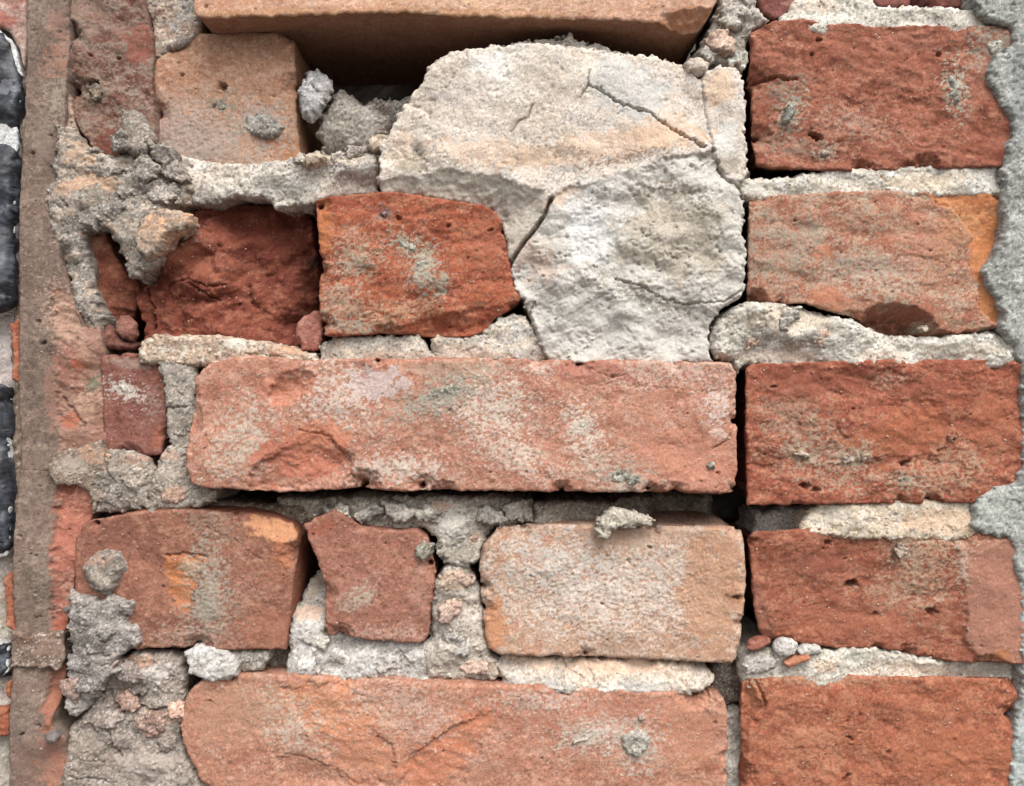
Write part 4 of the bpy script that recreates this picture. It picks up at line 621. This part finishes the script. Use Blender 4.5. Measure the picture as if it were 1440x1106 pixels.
pier([(35, 106), (33, 180), (28, 240), (27, 316), (26, 400), (25, 500), (22, 560), (22, 664), (74, 664), (80, 640), (110, 640), (138, 628), (140, 560), (138, 500), (133, 458), (112, 455), (98, 414), (86, 380), (82, 322), (84, 240), (88, 180), (91, 106)],
     [('d', 76, 140, 18, 34, 0, (168, 152, 132), .8), ('b', 60, 190, 12, 50, 0, (150, 128, 114), .5), ('p', [(72, 400), (98, 414), (112, 455), (145, 458), (145, 645), (80, 640), (74, 560), (78, 480)], (178, 130, 108), .9), ('d', 92, 450, 24, 50, -20, (196, 158, 134), .8), ('b', 98, 520, 22, 30, 0, (160, 104, 84), .75), ('b', 68, 560, 12, 50, 0, (172, 126, 106), .7), ('b', 92, 595, 13, 13, 0, (182, 102, 70), .8), ('d', 120, 570, 18, 40, -20, (196, 158, 130), .75), ('b', 122, 540, 12, 14, 0, (118, 118, 96), .8), ('b', 104, 512, 8, 8, 0, (186, 96, 64), .7), ('b', 134, 522, 6, 12, 0, (122, 122, 104), .7), ('b', 130, 600, 12, 30, 0, (156, 104, 86), .6)],
     [(36, 220, -3), (56, 220, 2), (84, 220, -10), (50, 330, 2), (30, 480, -3), (52, 480, 2), (72, 480, 0), (80, 500, -8), (110, 500, -12), (134, 520, -30), (134, 600, -28), (92, 595, -16)], cracks=[([(80, 560), (96, 580), (110, 600)], 3, 5)], pit_at=[(62, 483, 4), (54, 452, 3), (46, 216, 3)])
pier([(21, 663), (17, 740), (16, 800), (16, 892), (44, 900), (70, 898), (84, 890), (94, 840), (104, 780), (116, 730), (126, 700), (118, 682), (100, 676), (80, 672), (72, 662), (40, 662)],
     [('p', [(74, 672), (130, 672), (120, 740), (104, 800), (92, 860), (86, 905), (66, 900), (68, 840), (70, 760)], (190, 108, 82), .9), ('d', 100, 700, 20, 20, 0, (214, 150, 122), .8), ('b', 88, 684, 14, 14, 0, (150, 74, 54), .8), ('d', 86, 830, 14, 30, 0, (196, 148, 126), .8), ('b', 80, 885, 12, 14, 0, (168, 84, 58), .7), ('d', 56, 820, 12, 30, 0, (160, 146, 126), .7)],
     [(24, 800, -4), (45, 800, 3), (68, 780, 0), (76, 780, -14), (100, 760, -22), (114, 720, -26), (84, 860, -18)], pit_at=[(25, 755, 3), (42, 780, 2.5), (50, 782, 2.5), (50, 870, 2.5)])
pier([(15, 932), (12, 1000), (10, 1100), (8, 1165), (88, 1165), (90, 1080), (88, 1042), (76, 1028), (70, 1020), (78, 980), (84, 930), (60, 926), (36, 928)],
     [('p', [(66, 940), (90, 930), (80, 985), (72, 1024), (58, 1030), (62, 980)], (182, 108, 78), .85), ('b', 72, 1060, 20, 30, 0, (164, 116, 98), .8), ('b', 68, 1090, 22, 26, 0, (180, 118, 92), .75), ('b', 40, 1080, 26, 40, 0, (154, 120, 104), .5)],
     [(16, 1040, -4), (38, 1040, 3), (60, 1000, 0), (78, 980, -20), (84, 1080, -16)], pit_at=[(31, 1033, 4), (54, 1022, 3.5)])
piece('mortar_joint', [(74, 638), (80, 634), (100, 630), (138, 620), (144, 660), (140, 700), (126, 720), (116, 690), (96, 682), (78, 684), (66, 660)], 11, 'mortar', (146, 126, 110), (138, 117, 102), (170, 150, 134), Pp, r=5, drop=4, rag=(3, 12), depth=150, amp=.35, rows=5,
      pts=[(30, 655, 0), (60, 655, 1), (130, 660, -10), (134, 700, -12)], ops=[('b', 100, 656, 24, 14, 0, (196, 180, 164), .9), ('b', 124, 640, 18, 12, 20, (206, 166, 136), .8), ('d', 130, 690, 10, 26, 0, (148, 138, 122), .7)])
piece('mortar_joint', [(15, 888), (40, 894), (88, 888), (90, 925), (84, 945), (60, 940), (14, 940)], 11, 'mortar', (142, 120, 105), (130, 108, 94), (160, 136, 120), Pp, r=5, drop=4, rag=(3, 12), depth=150, amp=.5, rows=5, ops=[('b', 34, 900, 16, 8, 0, (110, 84, 68), .9), ('b', 66, 910, 20, 12, 0, (176, 146, 128), .6)])
piece('mortar_joint', [(80, 110), (92, 115), (98, 160), (104, 195), (100, 235), (84, 262), (78, 258), (82, 200)], 6, 'mortar', (184, 150, 130), (156, 134, 118), (202, 172, 150), Pp, r=7, drop=9, rag=(3, 10), depth=100, amp=1.1, rows=4, ops=[('b', 92, 215, 10, 16, 0, (166, 104, 82), .8), ('d', 84, 140, 10, 28, 0, (164, 150, 130), .8)])
piece('bedding_mortar', [(18, -150), (84, -150), (84, 1165), (12, 1165)], -10, 'mortar', (140, 120, 104), (128, 108, 92), (156, 134, 116), Pp, r=8, drop=9, rag=(2, 14), depth=200, step=3.2, rows=3)

# ================================================================== FLINT WALL BEYOND THE PIER
Fw = thing('flint_wall', 'wall of black glassy flints with white rinds set in pale mortar, past the pier', 'wall', ((-60 - 720) * S, 0.03, 0))
piece('bedding_mortar', [(-420, -300), (44, -300), (40, 200), (32, 600), (24, 900), (20, 1400), (-420, 1400)], -26, 'mortar', (206, 192, 180), (180, 160, 148), (222, 210, 198), Fw, r=6, drop=5, rag=(2, 14), step=2.4, depth=120, rows=3,
      ops=[('d', 12, 500, 20, 60, 0, (204, 192, 190), .8), ('d', 10, 880, 14, 60, 0, (170, 166, 140), .7), ('d', 8, 1060, 14, 60, 0, (196, 190, 170), .7), ('b', 30, 700, 8, 60, 0, (140, 122, 106), .8)])
def flint(poly, h, ops=()):
    poly = [(x - 6 if x > 0 else x, y) for x, y in poly]
    o = piece('flint', poly, h, 'flint', (52, 54, 60), (36, 38, 43), (90, 94, 102), Fw, r=12, drop=10, rag=(1.8, 14), amp=1.1, depth=60, rows=5, speck=.1, ops=ops)
    rim = [(x + (4 if x > 0 else -4), y + (3 if y > np.mean([q[1] for q in poly]) else -3)) for x, y in poly]
    piece('rind', rim, h - 9, 'mortar', (226, 224, 220), (204, 200, 194), (232, 232, 230), o, r=2, drop=2, rag=(1.2, 14), amp=.15, depth=40, rows=3)
flint([(-200, 30), (-80, 20), (4, 42), (16, 56), (24, 76), (31, 104), (29, 140), (26, 180), (23, 250), (21, 330), (19, 400), (14, 432), (-2, 440), (-90, 450), (-200, 440), (-230, 240)], 14, [('b', 5, 122, 26, 10, -10, (150, 152, 158), .6), ('b', 0, 150, 26, 8, 0, (50, 52, 56), .8), ('b', 8, 190, 14, 12, 0, (130, 134, 142), .6), ('b', 6, 240, 12, 30, 0, (52, 54, 60), .7), ('b', 6, 370, 16, 30, 0, (96, 100, 108), .6), ('b', 8, 330, 12, 14, 0, (40, 42, 46), .7)])
flint([(-160, 550), (-40, 540), (8, 546), (11, 600), (15, 700), (14, 776), (0, 782), (-120, 790), (-180, 680)], 12, [('b', 4, 600, 8, 30, 0, (70, 74, 80), .7), ('b', 6, 720, 8, 40, 0, (76, 80, 88), .6)])
flint([(-120, 905), (0, 908), (13, 910), (13, 944), (4, 952), (-110, 956)], 10, [('b', 4, 930, 10, 10, 0, (110, 116, 124), .7)])
piece('brick_fragment', [(-40, -100), (40, -100), (38, 60), (33, 98), (26, 70), (12, 44), (-40, 20)], 4, 'rough', (200, 160, 150), (186, 130, 120), (216, 184, 176), Fw, r=5, drop=6, amp=.8, depth=40, rows=3, ops=[('b', 4, 30, 20, 12, 20, (200, 110, 96), .7)])
piece('brick_fragment', [(12, 456), (28, 448), (28, 540), (14, 534), (17, 500)], 4, 'rough', (196, 108, 76), (180, 94, 66), (208, 140, 112), Fw, r=4, drop=5, amp=.7, depth=30, rows=3)
piece('brick_fragment', [(4, 812), (20, 802), (22, 888), (8, 882)], 2, 'rough', (192, 106, 74), (176, 92, 64), (204, 134, 104), Fw, r=4, drop=5, amp=.7, depth=30, rows=3)
piece('brick_fragment', [(6, 962), (16, 956), (16, 985), (8, 980)], 2, 'rough', (200, 116, 76), None, None, Fw, r=4, drop=5, amp=.6, depth=30, rows=3)
piece('brick_fragment', [(-40, 1000), (12, 996), (14, 1036), (-40, 1038)], 2, 'rough', (192, 108, 74), (176, 92, 64), None, Fw, r=4, drop=5, amp=.7, depth=30, rows=3)

# ================================================================== CEMENT RENDER AT THE RIGHT
cr_ = piece('cement_render', [(1364, -300), (1366, 0), (1380, 18), (1396, 30), (1424, 38), (1428, 46), (1424, 60), (1398, 82), (1390, 100), (1396, 122), (1408, 140), (1422, 165), (1424, 192), (1416, 204), (1412, 240), (1414, 290), (1410, 340), (1392, 366), (1384, 382), (1396, 412), (1412, 434), (1410, 458),
      (1428, 486), (1436, 510), (1440, 560), (1440, 600), (1438, 660), (1428, 684), (1398, 686), (1376, 704), (1364, 742), (1392, 752), (1424, 760), (1428, 790), (1436, 840), (1434, 900), (1440, 940), (1436, 975), (1428, 1020), (1420, 1106), (1416, 1400), (1900, 1400), (1900, -300)], 12, 'cement',
      (170, 169, 161), (150, 149, 142), (188, 187, 179), None, r=6, drop=7, rag=(4, 14), amp=.75, depth=330, step=2.0, rows=12, ops=[('d', 1400, 720, 40, 30, 0, (184, 190, 180), .7), ('b', 1434, 1060, 14, 60, 0, (188, 198, 194), .6), ('b', 1432, 130, 12, 80, 0, (136, 140, 138), .5)])
cr_.name = 'cement_render'
tag(cr_, 'rough grey-green cement render band along the right edge of the brick wall', 'render')

# ================================================================== LOOSE PIECES
def loose(name, label, cat, *a, group=None, **kw):
    o = piece(name, *a, **kw); return tag(o, label, cat, group)
G1 = 'loose lumps of mortar on and in the wall'; G2 = 'loose broken pieces of brick'
loose('mortar_lump', 'pale grey crumbly mortar lump wedged against the side of the tan brick, in the hole', 'mortar lump', [(420, 120), (428, 98), (444, 94), (462, 104), (466, 122), (456, 140), (448, 160), (436, 170), (420, 160), (417, 140)], -20, 'mortar', (190, 184, 180), (160, 156, 152), (212, 208, 204), group=G1, depth=44, r=14, drop=18, rag=(3.5, 9), rows=6, taper=.25, amp=1.3)
loose('mortar_lump', 'large rounded grey-brown mortar lump lying in the dark hole under the tan brick', 'mortar lump', [(440, 185), (446, 158), (462, 130), (472, 120), (492, 128), (506, 142), (520, 138), (532, 152), (546, 160), (540, 190), (520, 202), (500, 208), (470, 212), (450, 208)], -46, 'mortar', (182, 170, 156), (160, 148, 136), (198, 188, 176), group=G1, depth=80, r=26, drop=28, rag=(4, 11), rows=7, taper=.2, amp=1.2)
loose('mortar_lump', 'small cream mortar pebble under the chipped corner of the top tan brick', 'mortar lump', [(962, 88), (970, 80), (986, 77), (1000, 86), (998, 98), (984, 105), (968, 100)], 22, 'mortar', (208, 190, 172), (190, 174, 158), (220, 206, 190), group=G1, depth=26, step=1.3, r=12, drop=14, rag=(1.6, 8), rows=4, taper=.3, amp=.6)
loose('mortar_lump', 'knobbly mortar crumb on top of the dusty tan brick beside the open joint', 'mortar lump', [(836, 745), (840, 732), (850, 720), (864, 714), (882, 718), (896, 722), (912, 726), (922, 734), (916, 742), (900, 742), (886, 746), (872, 744), (862, 748), (852, 760), (842, 758)], 22, 'mortar', (190, 178, 160), (168, 158, 140), (214, 202, 184), group=G1, depth=34, step=1.3, r=8, drop=12, rag=(3, 8), rows=4, taper=.2, amp=1.1)
loose('brick_shard', 'pinkish upright brick shard standing between the two broken red bricks', 'brick shard', [(413, 470), (418, 452), (430, 442), (446, 436), (454, 446), (453, 468), (448, 494), (424, 494), (420, 480)], -6, 'smooth', (172, 108, 90), (160, 92, 74), (190, 132, 114), group=G2, depth=30, step=1.3, r=6, drop=7, rag=(2, 8), rows=4, amp=1.8)
loose('brick_shard', 'rounded brown brick pebble in the hollow left of the broken red brick', 'brick shard', [(160, 452), (166, 444), (178, 442), (188, 452), (190, 470), (184, 480), (168, 476), (158, 466)], -10, 'smooth', (154, 100, 84), (140, 88, 72), (170, 120, 102), group=G2, depth=26, step=1.3, r=12, drop=12, rag=(1.5, 8), rows=4, taper=.2, amp=1.3)
loose('brick_shard', 'dark brown flat brick sliver lying under the rounded brown pebble', 'brick shard', [(132, 462), (150, 456), (162, 468), (176, 480), (192, 484), (186, 492), (150, 492), (134, 486)], -18, 'smooth', (128, 80, 66), (112, 68, 56), (146, 98, 82), group=G2, depth=40, step=1.3, r=9, drop=12, rag=(1.6, 8), rows=4, amp=1.3)
loose('brick_shard', 'small red brick chip on the rubble at the foot of the black vertical gap', 'brick shard', [(1050, 914), (1056, 904), (1068, 898), (1080, 897), (1086, 904), (1074, 912), (1060, 918)], 12, 'smooth', (176, 108, 86), (160, 92, 72), (192, 128, 106), group=G2, depth=22, step=1.3, r=5, drop=6, rag=(1.2, 7), rows=3, amp=1)
loose('brick_shard', 'thin orange-brown brick flake lying in the pale rubble of the lower right joint', 'brick shard', [(1104, 934), (1116, 926), (1136, 922), (1144, 928), (1126, 934), (1108, 940)], 16, 'smooth', (196, 122, 84), (176, 104, 70), (206, 140, 106), group=G2, depth=18, step=1.3, r=4, drop=4, rag=(1, 7), rows=3, amp=.8)
for lab, P, hh, c in [
    ('angular pale mortar chip standing highest in the rubble of the lower right joint', [(1088, 910), (1096, 900), (1112, 898), (1124, 906), (1120, 920), (1104, 926), (1090, 920)], 14, (206, 198, 188)),
    ('flat grey mortar chip beside the black gap, under the small red brick chip', [(1046, 938), (1056, 926), (1076, 922), (1096, 928), (1092, 942), (1070, 950), (1050, 950)], 12, (190, 180, 170)),
    ('small mortar chip between the orange-brown flake and the dark red brick', [(1122, 916), (1136, 909), (1156, 910), (1160, 919), (1144, 924), (1126, 923)], 13, (212, 204, 194))]:
    loose('mortar_chip', lab, 'mortar chip', P, hh, 'mortar', c, tuple(int(v * .88) for v in c), tuple(min(240, int(v * 1.08)) for v in c), group='chips of mortar in the lower right joint', depth=20, step=1.3, r=5, drop=8, rag=(1.6, 7), rows=3, amp=.6)
loose('grey_pebble', 'small dark grey pebble stuck to the lower end of the brown-grey pier', 'pebble', oval(69, 1040, 9, 8, 0, 8, 77), 24, 'smooth', (124, 116, 112), (110, 102, 98), (142, 132, 126), depth=26, step=1.2, r=7, drop=7, rag=(1, 6), rows=3, amp=1)

# ================================================================== GRIT: crumbs too many to count, stuck to faces and lying on ledges
phi = (1 + 5 ** .5) / 2
IV = np.array([(-1, phi, 0), (1, phi, 0), (-1, -phi, 0), (1, -phi, 0), (0, -1, phi), (0, 1, phi), (0, -1, -phi), (0, 1, -phi), (phi, 0, -1), (phi, 0, 1), (-phi, 0, -1), (-phi, 0, 1)]) / 1.9
IF = np.array([(0, 11, 5), (0, 5, 1), (0, 1, 7), (0, 7, 10), (0, 10, 11), (1, 5, 9), (5, 11, 4), (11, 10, 2), (10, 7, 6), (7, 1, 8), (3, 9, 4), (3, 4, 2), (3, 2, 6), (3, 6, 8), (3, 8, 9), (4, 9, 5), (2, 4, 11), (6, 2, 10), (8, 6, 7), (9, 8, 1)])
rs = np.random.RandomState(12)
def grit(name, kinds, n, smin, smax, tint, parent, label=None):
    src = [s for s in SURF if s[0] in kinds and len(s[1])]
    wts = np.array([len(s[1]) for s in src], float); wts /= wts.sum(); VV = []; FF = []; TT = []
    for k in range(n):
        s = src[rs.choice(len(src), p=wts)]; j = rs.randint(len(s[1])); p = s[1][j]
        px = p[0] / S + 720; py = 553 - (p[2] - CZ) / S
        if pn(np.array([px / 45.]), np.array([py / 35.]), 5)[0] < rs.uniform(-.5, .35): continue
        if not (-40 < px < 1480 and -40 < py < 1146): continue
        sz = S * (smin + (smax - smin) * rs.rand() ** 2.5)
        v = IV * rs.uniform(.65, 1.35, (12, 1)) * sz * np.array([rs.uniform(.8, 1.3), .7, rs.uniform(.7, 1.1)])
        VV.append(v + p + np.array([0, -sz * .15, 0])); FF.append(IF + 12 * len(FF))
        c = C(*tint) * rs.uniform(.6, 1.15) * .65 + s[2][j] * .35; TT.append(np.tile(c, (12, 1)))
    o = mesh_from(name, np.concatenate(VV), np.concatenate(FF), np.concatenate(TT), M['mortar'], False, parent, np.array([0, 0, CZ])); o['kind'] = 'stuff'
    return o
grit('mortar_grit', ('brick',), 6500, 0.6, 2.0, (200, 172, 150), W)
grit('sandy_grit', ('mortar_joint',), 3600, 0.8, 3.0, (206, 194, 178), W)
print('pieces', COUNT[0], 'tris', TRI[0], 'script s', round(time.time() - T0, 1))
